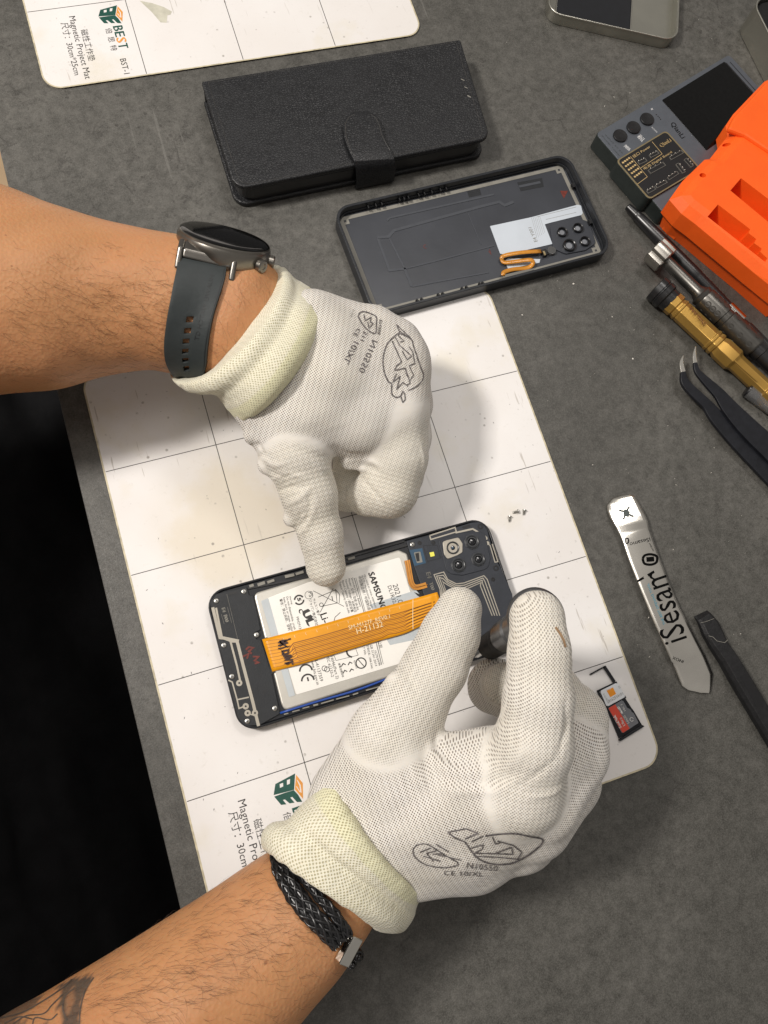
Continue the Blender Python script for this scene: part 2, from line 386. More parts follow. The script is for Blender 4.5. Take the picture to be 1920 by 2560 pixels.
def glove_mat(name, c1, hole, pitch, palm=True, hstr=1.0, stripe=None):
    """knitted fabric: staggered rows of little holes on the 'knit' coordinates (cm)"""
    m = mat(name, c1, .85, spec=.2); t = NT(m)
    m.node_tree.nodes['Principled BSDF'].inputs['Sheen Weight'].default_value = .15
    at = t.n('ShaderNodeAttribute', attribute_name='knit'); sp = t.n('ShaderNodeSeparateXYZ'); t.L(at.outputs['Vector'], sp.inputs[0])
    ob = t.tc.outputs['Object']
    wob = t.math('MULTIPLY', t.math('SUBTRACT', t.noise(ob, 60, 2), .5), .12)
    u = t.math('ADD', sp.outputs[0], wob); v = t.math('ADD', sp.outputs[1], t.math('MULTIPLY', wob, -.7))
    k = 2 * math.pi / pitch
    su = t.math('SINE', t.math('MULTIPLY', u, k)); sv = t.math('SINE', t.math('MULTIPLY', v, k * .92))
    su2 = t.math('SINE', t.math('ADD', t.math('MULTIPLY', u, k / 2), math.pi / 4)); 
    h = t.math('ADD', t.math('MULTIPLY', su, sv), t.math('MULTIPLY', su2, .12))
    fd = t.n('ShaderNodeAttribute', attribute_name='fade')
    hole_m = t.math('MULTIPLY', t.ramp(h, [(.18, 0), (.62, 1)]), fd.outputs['Fac'])
    msk = t.n('ShaderNodeAttribute', attribute_name='dense')          # 1 where the palm coating closes the knit
    st = t.math('MULTIPLY', t.math('MULTIPLY', hole_m, hstr), t.math('SUBTRACT', 1, t.math('MULTIPLY', msk.outputs['Fac'], .72)))
    thr = t.ramp(t.noise(ob, 90, 3), [(.3, .7), (.6, 1)]); st = t.math('MULTIPLY', st, thr)
    base = t.mix(t.ramp(t.noise(ob, 35, 4), [(.35, 0), (.7, 1)]), c1, tuple(x * y for x, y in zip(c1, (.93, .92, .88))))
    base = t.mix(t.math('MULTIPLY', t.ramp(t.noise(ob, 75, 4), [(.62, 0), (.74, .35)]), msk.outputs['Fac']), base, (.45, .36, .25))
    base = t.mix(t.math('MULTIPLY', msk.outputs['Fac'], .7), base, tuple(x * y for x, y in zip(c1, (1.0, .985, .88))))
    if stripe:
        ys = t.n('ShaderNodeAttribute', attribute_name='band'); base = t.mix(ys.outputs['Fac'], base, stripe)
    t.L(t.mix(st, base, hole), t.b.inputs['Base Color'])
    bh = t.math('SUBTRACT', t.math('MULTIPLY', t.math('MULTIPLY', su2, fd.outputs['Fac']), .15), t.math('MULTIPLY', hole_m, 1.0))
    rows = t.math('MULTIPLY', fd.outputs['Fac'], t.math('MULTIPLY', t.math('SINE', t.math('ADD', t.math('MULTIPLY', v, k * .55), t.math('MULTIPLY', su2, .8))), msk.outputs['Fac']))
    b1 = t.bump(t.math('ADD', bh, t.math('MULTIPLY', rows, .45)), .6, .0004)
    mp = t.n('ShaderNodeMapping'); t.L(ob, mp.inputs[0]); mp.inputs['Rotation'].default_value = (0, 0, .35); mp.inputs['Scale'].default_value = (.5, 1.6, 1)
    b2 = t.bump(t.noise(mp.outputs[0], 55, 3), .45, .0022, b1)
    t.L(b2, t.b.inputs['Normal'])
    t.b.inputs['Subsurface Weight'].default_value = .12; t.b.inputs['Subsurface Radius'].default_value = (1, .8, .6); t.b.inputs['Subsurface Scale'].default_value = .002
    return m
def skin_mat():
    m = mat('skin', (.60, .31, .15), .48, spec=.35, sss=.3); t = NT(m); o = t.tc.outputs['Object']
    c = t.ramp(t.noise(o, 24, 5, .6), [(.3, (.45, .215, .092)), (.55, (.485, .240, .108)), (.75, (.515, .262, .124))])
    c = t.mix(t.ramp(t.noise(o, 420, 3), [(.52, 0), (.75, .3)]), c, (.44, .18, .075)); c = t.mix(t.ramp(t.noise(o, 14, 3), [(.45, 0), (.7, .22)]), c, (.58, .24, .13))
    fre = t.ramp(t.noise(o, 330, 1), [(.76, 0), (.80, .6)]); c = t.mix(fre, c, (.23, .09, .04))
    tt = t.n('ShaderNodeAttribute', attribute_name='tattoo')
    c = t.mix(t.math('MULTIPLY', tt.outputs['Fac'], t.ramp(t.noise(o, 120, 3), [(.3, .85), (.7, .97)])), c, (.085, .068, .055))
    t.L(c, t.b.inputs['Base Color'])
    v = t.n('ShaderNodeTexVoronoi'); t.L(o, v.inputs['Vector']); v.inputs['Scale'].default_value = 620
    b1 = t.bump(t.math('ADD', v.outputs['Distance'], t.noise(o, 300, 3)), .38, .0004)
    t.L(t.bump(t.noise(o, 45, 3), .16, .0018, b1), t.b.inputs['Normal']); return m
def leather_mat():
    m = mat('black_leather', (.012, .013, .015), .42, spec=.45); t = NT(m); o = t.tc.outputs['Object']
    w = t.n('ShaderNodeTexNoise'); t.L(o, w.inputs['Vector']); w.inputs['Scale'].default_value = 130
    mx = t.n('ShaderNodeVectorMath', operation='MULTIPLY_ADD'); t.L(w.outputs['Color'], mx.inputs[0]); mx.inputs[1].default_value = (.004, .004, .004); t.L(o, mx.inputs[2])
    v = t.n('ShaderNodeTexVoronoi', feature='DISTANCE_TO_EDGE'); t.L(mx.outputs[0], v.inputs['Vector']); v.inputs['Scale'].default_value = 640
    h = t.ramp(v.outputs['Distance'], [(0, 0), (.25, 1)])
    t.L(t.bump(h, .32, .0004, t.bump(t.noise(o, 60, 4), .3, .0016)), t.b.inputs['Normal'])
    t.L(t.mix(h, (.006, .006, .007), (.014, .015, .017)), t.b.inputs['Base Color'])
    t.L(t.ramp(t.noise(o, 35, 4), [(.3, .34), (.7, .5)]), t.b.inputs['Roughness']); return m
Mm = {}
Mm['desk'] = desk_mat(); Mm['mat'] = mat_mat(); Mm['skin'] = skin_mat(); Mm['leather'] = leather_mat()
Mm['matedge'] = mat('aged_vinyl_edge', (.62, .55, .38), .6, noise=.35, nscale=300)
Mm['ink'] = mat('black_ink', (.03, .027, .024), .5, noise=.3)
Mm['green'] = mat('green_ink', (.008, .075, .055), .45, noise=.2)
Mm['orange_ink'] = mat('orange_ink', (.78, .33, .06), .45, noise=.15)
Mm['glove'] = glove_mat('white_knit', (.73, .70, .655), (.15, .12, .095), .138)
Mm['cuff'] = glove_mat('cream_knit', (.75, .72, .59), (.34, .30, .16), .17, hstr=.85, stripe=(.74, .73, .42))
Mm['rib'] = mat('bordered_stitch', (.70, .68, .42), .9, bump=.8, bscale=900, noise=.2)
Mm['gloveink'] = mat('grey_glove_print', (.20, .18, .18), .8, noise=.75, nscale=900)
Mm['hair'] = mat('body_hair', (.05, .022, .01), .55, noise=.2)
Mm['shirt'] = mat('black_cloth', (.0085, .0085, .0092), .95, spec=.12, bump=.4, bscale=900, noise=.3, nscale=60)
Mm['frame'] = mat('black_plastic_frame', (.012, .013, .016), .36, spec=.3, bump=.15, bscale=500, noise=.2)
Mm['plate'] = mat('charcoal_plastic', (.022, .024, .027), .5, spec=.3, bump=.35, bscale=1800, noise=.15)
Mm['plate2'] = mat('slate_plastic', (.034, .038, .047), .5, spec=.3, bump=.35, bscale=1800, noise=.15)
Mm['dark'] = mat('deep_black', (.004, .004, .005), .5, noise=.2)
Mm['trace'] = mat('antenna_metal', (.40, .37, .31), .42, metal=.25, noise=.12, nscale=120)
Mm['steel'] = mat('steel_screw', (.50, .49, .46), .38, metal=1, noise=.15, nscale=400)
Mm['battery'] = mat('silver_pouch', (.52, .50, .45), .35, metal=.45, bump=.4, bscale=60, noise=.12, nscale=40)
Mm['label'] = mat('white_label', (.84, .82, .77), .38, bump=.08, bscale=120, noise=.04, nscale=60)
Mm['greytape'] = mat('grey_tape', (.50, .54, .56), .3, noise=.08, nscale=100)
Mm['flex'] = mat('orange_polyimide', (.80, .335, .008), .34, spec=.4, noise=.16, nscale=60)
Mm['flexd'] = mat('dark_polyimide_trace', (.34, .115, .004), .3, noise=.2, nscale=90)
Mm['flexl'] = mat('light_silkscreen', (.88, .70, .40), .5, noise=.1)
Mm['marker'] = mat('dark_marker', (.035, .008, .006), .5, noise=.2)
Mm['edgehighlight'] = mat('highlit_leather_edge', (.055, .052, .048), .4, noise=.6, nscale=250)  # glossy highlight of the seams put into the colour as lighter leather
Mm['red'] = mat('faded_red_marker', (.16, .022, .012), .6, noise=.4, nscale=500)
Mm['blue'] = mat('blue_cable', (.018, .07, .34), .35, noise=.1)
Mm['pcb'] = mat('blue_circuit_board', (.01, .06, .12), .4, noise=.2)
Mm['led'] = mat('yellow_flash', (.85, .80, .10), .3, noise=.1)
Mm['white'] = mat('white_plastic', (.75, .74, .70), .4, noise=.06)
Mm['lens'] = mat('lens_glass', (.006, .007, .010), .06, spec=.8, noise=.2)
Mm['lensring'] = mat('lens_ring', (.035, .038, .042), .35, noise=.2)
Mm['rear'] = mat('graphite_polycarbonate', (.046, .050, .060), .30, spec=.45, bump=.25, bscale=90, noise=.22, nscale=30)
Mm['rib2'] = mat('lightened_moulding', (.062, .067, .078), .42, spec=.3, noise=.1)  # same plastic painted lighter, so the ribs stand out as if catching light
Mm['holeglass'] = mat('camera_glass', (.22, .23, .25), .2, noise=.2)
Mm['rearrim'] = mat('dark_rim_plastic', (.022, .024, .028), .34, spec=.3, bump=.2, noise=.2)
Mm['gasket'] = mat('grey_adhesive', (.24, .23, .20), .55, noise=.15, nscale=200)
Mm['antsheet'] = mat('pale_blue_sheet', (.55, .60, .66), .35, noise=.07, nscale=60)
Mm['copper'] = mat('amber_flex', (.65, .27, .03), .22, spec=.7, noise=.25, nscale=150)
Mm['alu'] = mat('brushed_tin', (.50, .49, .43), .30, metal=.9, noise=.12, nscale=25, bump=.1, bscale=700)
Mm['aludark'] = mat('shadowed_tin_floor', (.16, .19, .17), .2, metal=.8, noise=.2, nscale=30)
Mm['foam'] = mat('black_foam', (.008, .008, .008), .95, bump=1, bscale=700, noise=.5, nscale=700)
Mm['devgrey'] = mat('gunmetal', (.15, .165, .19), .36, metal=.6, bump=.1, bscale=1500, noise=.08)
Mm['devside'] = mat('gunmetal_side', (.045, .055, .052), .4, metal=.5, noise=.15)
Mm['glass'] = mat('black_screen', (.003, .003, .003), .08, spec=.3, noise=.5, nscale=500)
Mm['gold'] = mat('pale_gold', (.42, .34, .19), .35, metal=.8, noise=.15)
Mm['goldink'] = mat('gold_print', (.66, .48, .22), .4, metal=.3, noise=.2)
Mm['orange'] = mat('orange_plastic', (.95, .125, .012), .5, spec=.3, bump=.22, bscale=420, noise=.07, nscale=90, sss=.05, detail=8)
Mm['blackmetal'] = mat('black_anodised', (.012, .012, .013), .30, spec=.6, noise=.3, nscale=90)
Mm['gunmetal'] = mat('grey_anodised', (.12, .115, .105), .33, metal=.85, noise=.15, nscale=150)
Mm['greymetal'] = mat('bright_nickel', (.42, .40, .36), .28, metal=.95, noise=.15)
Mm['brass'] = mat('gold_anodised', (.52, .31, .075), .36, metal=.75, noise=.14, nscale=60, bump=.08)
Mm['engr'] = mat('engraved_mark', (.16, .055, .015), .6, noise=.2)
Mm['rubber'] = mat('black_nylon', (.014, .014, .015), .5, spec=.3, bump=.6, bscale=600, noise=.3, nscale=300)
Mm['tweez'] = mat('black_tweezer_coating', (.013, .014, .018), .42, spec=.3, bump=.3, bscale=900, noise=.3)
Mm['polished'] = mat('polished_steel', (.72, .70, .64), .13, metal=1, bump=.18, bscale=45, noise=.1, nscale=40)
Mm['prysteel'] = mat('buffed_steel', (.86, .83, .76), .24, metal=1, bump=.15, bscale=40, noise=.12, nscale=60)
Mm['deepink'] = mat('etched_black', (.004, .004, .004), .8, spec=.05, noise=.2)
Mm['cyan'] = mat('blue_print', (.05, .26, .36), .5, noise=.2)
Mm['strap'] = mat('slate_rubber_strap', (.030, .036, .037), .5, spec=.3, bump=.25, bscale=500, noise=.12)
Mm['emboss'] = mat('strap_emboss', (.008, .010, .011), .45, noise=.1)
Mm['watch'] = mat('watch_steel', (.24, .225, .20), .30, metal=.95, bump=.05, noise=.1)
Mm['watchlug'] = mat('dark_watch_steel', (.17, .16, .145), .34, metal=.9, noise=.1)
Mm['clear'] = mat('clear_plastic', (.85, .85, .85), .08, trans=.9, noise=.03)
Mm['redcard'] = mat('red_card', (.62, .06, .03), .4, noise=.1)
Mm['greycard'] = mat('grey_card', (.16, .165, .18), .4, noise=.1)
Mm['simcard'] = mat('pale_sim', (.70, .72, .74), .4, noise=.05)
Mm['simorange'] = mat('orange_square', (.85, .30, .01), .4, noise=.08)
Mm['silverink'] = mat('silver_ink', (.62, .62, .62), .4, noise=.1)
Mm['sdk'] = mat('driver_grey', (.075, .075, .076), .34, metal=.3, noise=.2, bump=.15)
Mm['floor'] = mat('beige_floor', (.72, .52, .32), .5, noise=.15, nscale=12)
Mm['dust'] = mat('bright_crumb', (.8, .76, .68), .4, noise=.2)
Mm['darkdust'] = mat('dark_crumb', (.02, .017, .014), .7, noise=.3)

# ================================================================== SETTING
EX = -1.4
mb = MB(); prism(mb, [(EX, -75), (75, -75), (75, 62), (EX, 62)], -2.7, -.12)
desk = mb.build('worktop', Mm['desk'], bevel=.06); tag(desk, 'dark mottled grey stone look worktop under everything', None, kind='structure')
mb = MB(); prism(mb, [(-220, -220), (220, -220), (220, 220), (-220, 220)], -77, -75)
tag(mb.build('floor', Mm['floor']), 'pale beige floor seen past the worktop edge', kind='structure')

# ================================================================== MAGNETIC MATS
def to_mat(o, th, pts): c, s = math.cos(th), math.sin(th); return [(o[0] + c * x - s * y, o[1] + s * x + c * y) for x, y in pts]
def text_w(mb, body, a, b, z, mi=0, h=None, bold=0):
    V, F = text_geo(body)
    a = np.array(a, float); b = np.array(b, float); x0, x1 = V[:, 0].min(), V[:, 0].max(); d = (b - a) / (x1 - x0); L = np.linalg.norm(d)
    nn = np.array([-d[1], d[0]]) / L; sy = h / .72 if h else L
    for off in ([0] if not bold else [-bold, 0, bold]):
        mb.add([(*(a + (q[0] - x0) * d + q[1] * sy * nn + off * (d / L + .3 * nn)), z + .002 + off * .05) for q in V], F, mi)
def magnetic_mat(o, th, label, logo=True):
    """o = world xy of the mat's top-left corner; columns run +x, rows run -y"""
    T = lambda *q: to_mat(o, th, [(q[i], q[i + 1]) for i in range(0, len(q), 2)])
    r = empty('magnetic_mat', (*o, -.12), label, 'work mat', 'white magnetic project mats')
    mb = MB(); out = rnd(T(0, 0, 25, 0, 25, -30, 0, -30), 1.15, 8)
    prism(mb, out, -.115, 0)
    edge = rnd(T(0, 0, 25, 0, 25, -30, 0, -30), 1.15, 8); inn = rnd(T(.09, -.09, 24.91, -.09, 24.91, -29.91, .09, -29.91), 1.06, 8)
    ringp(mb, edge, inn, -.10, .004, 1)
    w = .042
    for y in (6, 12, 18, 24): strip(mb, T(.12, -y, 24.88, -y), w, .003, 2, .002)
    for x in (6.25, 12.5, 18.75): strip(mb, T(x, -.12, x, -29.88), w, .0045, 2, .002)
    mb.build('sheet', [Mm['mat'], Mm['matedge'], Mm['ink']], r)
    # print, measured on the lower mat: photo px -> world -> mat-local
    c, s = math.cos(-TH0), math.sin(-TH0)
    def loc(px, py):
        P = un(px, py, 0)[:2] - np.array(O0); return (c * P[0] - s * P[1], s * P[0] + c * P[1])
    def TW(p): q = loc(*p); return T(*q)[0]
    mb = MB(); z = .006
    def tx(body, p0, p1, **k): text_w(mb, body, TW(p0), TW(p1), z, 0, **k)
    a, b = ZM(640, 600, 790, 1190)                                   # direction of the text rows
    L0 = loc(*a); Ld = np.array(loc(*b)) - np.array(L0); Ld /= np.linalg.norm(Ld)
    def row(body, start, length, **k):
        p = np.array(loc(*start)); q = p + Ld * length
        text_w(mb, body, T(*p)[0], T(*q)[0], z, 0, **k)
    row('Magnetic Project Mat', ZM(640, 592)[0], 4.85)
    row('尺寸：30cm*25cm', ZM(545, 715)[0], 4.05)
    row('磁性工作垫', ZM(802, 790)[0], 2.45)
    row('倍', ZM(1112, 720)[0], .42); 
    p = np.array(loc(*ZM(1112, 720)[0]))
    for k, ch in ((.67, '思'), (1.34, '特')): q = p + Ld * k; text_w(mb, ch, T(*q)[0], T(*(q + Ld * .42))[0], z)
    q = p + Ld * 2.45 + np.array([.36, 0]); text_w(mb, 'BST-1', T(*q)[0], T(*(q + Ld * 1.17))[0], z)
    mb.build('printed_text', Mm['ink'], r)
    mb = MB()
    def poly(pts, mi, zz=.005): flat(mb, [T(*loc(*q))[0] for q in pts], zz, mi, .003)
    # cube emblem: green B face, green E face, orange face
    poly(ZM(1235, 305, 1225, 475, 1130, 500, 1012, 530, 1030, 415), 0)
    poly(ZM(1075, 415, 1110, 402, 1112, 440, 1078, 455), 2, .007); poly(ZM(1150, 375, 1183, 362, 1180, 412, 1150, 424), 2, .007)
    poly(ZM(1018, 545, 1130, 505, 1222, 478, 1265, 525, 1310, 600, 1255, 602, 1205, 548, 1185, 556, 1230, 608, 1178, 616, 1130, 575, 1108, 580, 1145, 625, 1090, 632), 0)
    poly(ZM(1245, 318, 1315, 405, 1318, 570, 1232, 470), 1)
    poly(ZM(1252, 372, 1262, 375, 1292, 425, 1302, 505, 1290, 500, 1280, 430), 2, .007); poly(ZM(1245, 440, 1254, 440, 1290, 498, 1283, 500), 2, .007)
    st = np.array(loc(*ZM(1205, 680)[0]))
    z = .006
    for k, (ch, mi) in enumerate((('B', 0), ('E', 0), ('S', 1), ('T', 0))):
        q = st + Ld * (-.04 + k * .46); text_w(mb, ch, T(*q)[0], T(*(q + Ld * .37))[0], z, mi, h=.62, bold=.022)
    mb.build('logo', [Mm['green'], Mm['orange_ink'], Mm['mat']], r)
    return r, T
O0 = (0.0, 0.0); TH0 = 0.0
magnetic_mat(O0, TH0, 'large white magnetic mat under the gloved hands and opened phone')
m2, T2 = magnetic_mat((2.05, 49.05), 0.0, 'white magnetic mat with printed logo, behind the black wallet case')
mb = MB(); flat(mb, U(Z1(905, 5, 985, 20, 1060, 45, 1115, 75, 1105, 95, 1085, 100, 1080, 148, 1040, 145, 985, 80), 0), .004, 0, .003)
mb.build('peeled_spot', mat('glue_residue', (.60, .58, .48), .3, noise=.2, nscale=200), m2)

# ================================================================== PERSON (one continuous skin body through both sleeves)
def ring(A, zA, B, zB, T=None, zT=None, h=None, n=96, pw=1.0):
    """closed loop through A and B (silhouette) with near side T"""
    a = un(*A, zA) if len(A) == 2 else np.array(A, float); b = un(*B, zB) if len(B) == 2 else np.array(B, float)
    c = (a + b) / 2; e1 = (a - b) / 2
    if T is not None: e2 = un(*T, zT) - c
    else: e2 = np.array([0, 0, h])
    return [c + e1 * math.cos(q) + e2 * math.sin(q) for q in np.linspace(0, 2 * math.pi, n, endpoint=False)]
def ring3(c, e1, h, n=96):
    c = np.array(c, float); e1 = np.array(e1, float); e2 = np.array(h, float) if hasattr(h, '__len__') else np.array([0, 0, h])
    return [c + e1 * math.cos(q) + e2 * math.sin(q) for q in np.linspace(0, 2 * math.pi, n, endpoint=False)]
def loft(mb, rings, mi=0, cap=True, sub=4):
    m = len(rings); n = len(rings[0]); RR = []
    A = np.array(rings)
    if sub > 1:
        out = []
        ext = np.concatenate([[2 * A[0] - A[1]], A, [2 * A[-1] - A[-2]]])
        for i in range(m - 1):
            a, b, c, d = ext[i:i + 4]
            for k in range(sub):
                t = k / sub; out.append(.5 * ((2 * b) + (c - a) * t + (2 * a - 5 * b + 4 * c - d) * t * t + (3 * b - a - 3 * c + d) * t ** 3))
        out.append(A[-1]); A = np.array(out)
    m = len(A)
    F = [(i * n + k, i * n + (k + 1) % n, (i + 1) * n + (k + 1) % n, (i + 1) * n + k) for i in range(m - 1) for k in range(n)]
    if cap: F += [tuple(range(n - 1, -1, -1)), tuple((m - 1) * n + k for k in range(n))]
    mb.add(A.reshape(-1, 3), F, mi); return A
left = [ring((790, 770), 6, (660, 975), 5.6, h=1.3), ring((735, 745), 6, (600, 975), 5.6, h=1.7),
        ring((676, 672), 6.2, (535, 958), 5.8, h=2.5), ring((600, 630), 6.2, (465, 930), 5.8, h=2.75), ring((515, 612), 6.3, (412, 922), 6, h=2.8),
        ring((435, 603), 6.4, (350, 915), 6.2, h=2.85), ring((275, 572), 6.8, (250, 930), 6.4, h=3.1), ring((151, 538), 7.2, (135, 960), 6.8, h=3.6),
        ring((0, 486), 7.6, (0, 970), 7.2, h=4.1), ring((-200, 425), 8.6, (-200, 990), 8.2, h=4.5)]
lc = np.mean(left[-1], axis=0)
rc0 = [ring((850, 1990), 6.6, (1000, 2190), 6.6, h=1.4), ring((775, 2060), 6.5, (960, 2260), 6.5, h=1.8), ring((712, 2110), 6.4, (925, 2325), 6.4, h=2.2),
       ring((662, 2136), 6.4, (888, 2384), 6.4, h=2.4), ring((608, 2171), 6.4, (845, 2445), 6.4, h=2.7),
       ring((515, 2234), 6.6, (775, 2525), 6.6, h=3.0), ring((400, 2307), 6.8, (690, 2630), 6.8, h=3.4), ring((304, 2367), 7, (610, 2740), 7, h=3.7),
       ring((108, 2486), 7.8, (450, 2920), 7.8, h=4.3), ring((-80, 2600), 8.6, (300, 3100), 8.6, h=4.6)]
rc = np.mean(rc0[-1], axis=0)
# elbows, upper arms and shoulders, out of the frame
mid = [ring3((-20, lc[1] + .5, 10.5), (0, 5, 0), 4.6), ring3((-27, 1, 16), (1, 5, 0), (3.6, 0, 3.6)), ring3((-31, 0, 27), (0, 5.2, 0), (5.2, 0, .5)), ring3((-33, -3, 36), (0, 4, 3), (5.5, 0, 1)),
       ring3((-34, -12, 41), (0, .5, 5), (6.5, 0, .5)), ring3((-35, -22, 41), (0, 0, 6), (7, 0, 0)), ring3((-34, -32, 41), (0, -.5, -5), (6.5, 0, .5))]
mid[4] = ring3((-34, -12, 41), (0, 2, 5), (6.5, 0, .5)); mid[5] = ring3((-35, -22, 41), (0, 0, 6), (7, 0, 0)); mid[6] = ring3((-34, -32, 41), (0, -2, 5), (6.5, 0, .5))
e1R = np.array(rc0[-1][0]) - rc; dR = rc - np.mean(rc0[-2], axis=0); dR /= np.linalg.norm(dR); c1 = rc + dR * 7
mid += [ring3((-35, -40, 37), (0, -4, 3), (5.5, 0, 1)), ring3((-36, -44, 30), (0, -5, 0), (5.2, 0, .5)), ring3(c1 + dR * 5 + np.array([-2, 0, 4]), -e1R, (3.4, 0, 3.4)), ring3(c1, -e1R, 4.7)]
# right arm rings run wrist -> elbow; reverse, and turn them so A is on the outer side like the rings before
rr = [[r[(48 - k) % 96] for k in range(96)] for r in rc0][::-1]
mb = MB(); AR = loft(mb, left + mid + rr, sub=20)
# muscle and tendon unevenness
V = np.array(mb.v)
def vnoise(P, f, seed):
    g = np.random.default_rng(seed); out = np.zeros(len(P))
    for _ in range(6): w = g.normal(size=3) * f; out += np.sin(P @ w + g.uniform(0, 6.28))
    return out / 6
mb.v = [tuple(p) for p in V + vnoise(V, .9, 3)[:, None] * .10 * np.array([0, 0, 1])]
body = mb.build('person', Mm['skin'], smooth=180, base=(-30, -22, -75))
tag(body, 'person in black clothes with bare forearms and white gloves, repairing the phone', 'person')
BV = np.array(mb.v); bodybvh = bvh_of(BV, mb.f)
# tattoo, stored on the skin itself
def topx(P):
    C = (P - CAM) @ R.T; return np.stack([960 + FPX * C[:, 0] / -C[:, 2], 1280 - FPX * C[:, 1] / -C[:, 2]], 1)
def inpoly(Q, poly):
    x, y = Q[:, 0], Q[:, 1]; r = np.zeros(len(Q), bool); n = len(poly)
    for i in range(n):
        (x1, y1), (x2, y2) = poly[i - 1], poly[i]
        c = ((y1 > y) != (y2 > y)) & (x < (x2 - x1) * (y - y1) / ((y2 - y1) or 1e-9) + x1); r ^= c
    return r
# ================================================================== GLOVES
def K(px, py, z, r):
    P = un(px, py, z); return P, r / ppc(P)
def chain(pts, k=None):
    out = []
    for i in range(len(pts) - 1):
        (a, ra), (b, rb) = K(*pts[i]), K(*pts[i + 1])
        out.append((a, b, ra, rb) if k is None else (a, b, ra, rb, k))
    return out
def attrs(o, knit, dense, band=None, fade=None):
    me = o.data
    if fade is None: fade = np.ones(len(dense))
    a = me.attributes.new('fade', 'FLOAT', 'POINT'); a.data.foreach_set('value', np.ascontiguousarray(fade, np.float32))
    a = me.attributes.new('knit', 'FLOAT_VECTOR', 'POINT'); a.data.foreach_set('vector', np.ascontiguousarray(knit, np.float32).ravel())
    a = me.attributes.new('dense', 'FLOAT', 'POINT'); a.data.foreach_set('value', np.ascontiguousarray(dense, np.float32))
    if band is not None: a = me.attributes.new('band', 'FLOAT', 'POINT'); a.data.foreach_set('value', np.ascontiguousarray(band, np.float32))
def knit_coords(V, palm_dir, digits):
    """planar coordinates on the hand, finger-wise coordinates near the digits"""
    d = np.array(palm_dir, float); d /= np.linalg.norm(d); n = np.array([0, 0, 1.]); n = n - d * (n @ d); n /= np.linalg.norm(n); s = np.cross(n, d)
    K0 = np.stack([V @ d, V @ s + .35 * (V @ n), V @ n], 1); best = np.full(len(V), 9.); KK = K0.copy(); w = np.zeros(len(V))
    for ch in digits:
        ax_ = ch[-1][1] - ch[0][0]; ax_ /= np.linalg.norm(ax_); sd_ = np.cross(np.array([0, 0, 1.]), ax_); sd_ /= np.linalg.norm(sd_); nn_ = np.cross(ax_, sd_)
        for (a, b, ra, rb, *_) in ch:
            e = b - a; l = np.linalg.norm(e); e /= l; t = np.clip((V - a) @ e, 0, l); q = V - a - t[:, None] * e
            dist = np.linalg.norm(q, axis=1) - (ra + (rb - ra) * t / l)
            m = dist < best - .02
            KK[m] = np.stack([V[m] @ sd_ * 1.0, V[m] @ ax_ + .25 * (V[m] @ nn_), np.zeros(m.sum())], 1); best[m] = dist[m]
    far = best > .28; KK[far] = K0[far]
    fade = np.clip((np.abs(best - .28) - .03) / .12, 0, 1)
    return KK, np.clip((.3 - best) / .25, 0, 1), fade
def folds(V, F, lines):
    n = np.zeros_like(V); a = V[F[:, 2]] - V[F[:, 0]]; b = V[F[:, 3]] - V[F[:, 1]]; fn = np.cross(a, b)
    for q in range(4): np.add.at(n, F[:, q], fn)
    n /= np.linalg.norm(n, axis=1)[:, None] + 1e-9; bv = bvh_of(V, F); D = np.zeros(len(V))
    for pts, w, amp in lines:
        pts = [tuple(p[:2]) for p in spline([(*p, 0) for p in pts], 5 * len(pts))] if len(pts) > 2 else pts
        W_ = [cast(bv, *p)[0] for p in pts]; best = np.full(len(V), 1e9); tt = np.zeros(len(V))
        for i in range(len(W_) - 1):
            e = W_[i + 1] - W_[i]; l2 = e @ e + 1e-9; t = np.clip((V - W_[i]) @ e / l2, 0, 1); d = np.linalg.norm(V - W_[i] - t[:, None] * e, axis=1); m = d < best; best[m] = d[m]; tt[m] = (i + t[m]) / (len(W_) - 1)
        D += amp * np.exp(-(best / w) ** 2) * np.sin(np.pi * np.clip(tt * .9 + .05, 0, 1)) ** .6
    return V + n * D[:, None] * FSC
FOLDS = []; FSC = .8
def make_glove(prims, ridges, label, palm_dir, digits, dense_digits, res=.115):
    V, F = sdf_mesh(prims + ridges, res, .55)
    nz = vnoise(V, 1.6, 11) * .05 + vnoise(V, 3.2, 5) * .022
    V = V + nz[:, None] * np.array([.3, .3, 1])
    V = folds(V, F, FOLDS)
    mb = MB(); mb.add(V, F); o = mb.build('glove', Mm['glove'], body, smooth=180)
    kn, dn, fd = knit_coords(V, palm_dir, digits); attrs(o, kn, dn * dense_digits, fade=fd)
    tag(o, label); return o, V, F, bvh_of(V, F)
# --- left hand: back up, thumb tip pressing on the battery, fingers folded under
thumbL = chain([(645, 1000, 5.6, 74), (738, 1130, 4.9, 80), (773, 1235, 4.0, 66), (802, 1335, 3.1, 51), (815, 1417, 2.25, 50)])
indexL = chain([(975, 1040, 4.7, 88), (988, 1140, 4.0, 78), (972, 1218, 3.2, 76)]) + chain([(965, 1222, 3.0, 70), (918, 1240, 2.3, 52)])
middleL = chain([(1000, 985, 4.9, 72), (1020, 1090, 3.4, 58), (1005, 1190, 2.0, 55)], .25) 
darkL = chain([(935, 1060, 3.6, 50), (888, 1150, 2.2, 52), (872, 1232, 1.45, 50)], .22)
ringL = chain([(1000, 905, 4.9, 74), (1020, 1010, 3.4, 60), (1010, 1100, 2.0, 52)], .3)
pinkyL = chain([(985, 862, 5.0, 66), (1000, 950, 3.6, 56), (985, 1030, 2.4, 48)], .3)
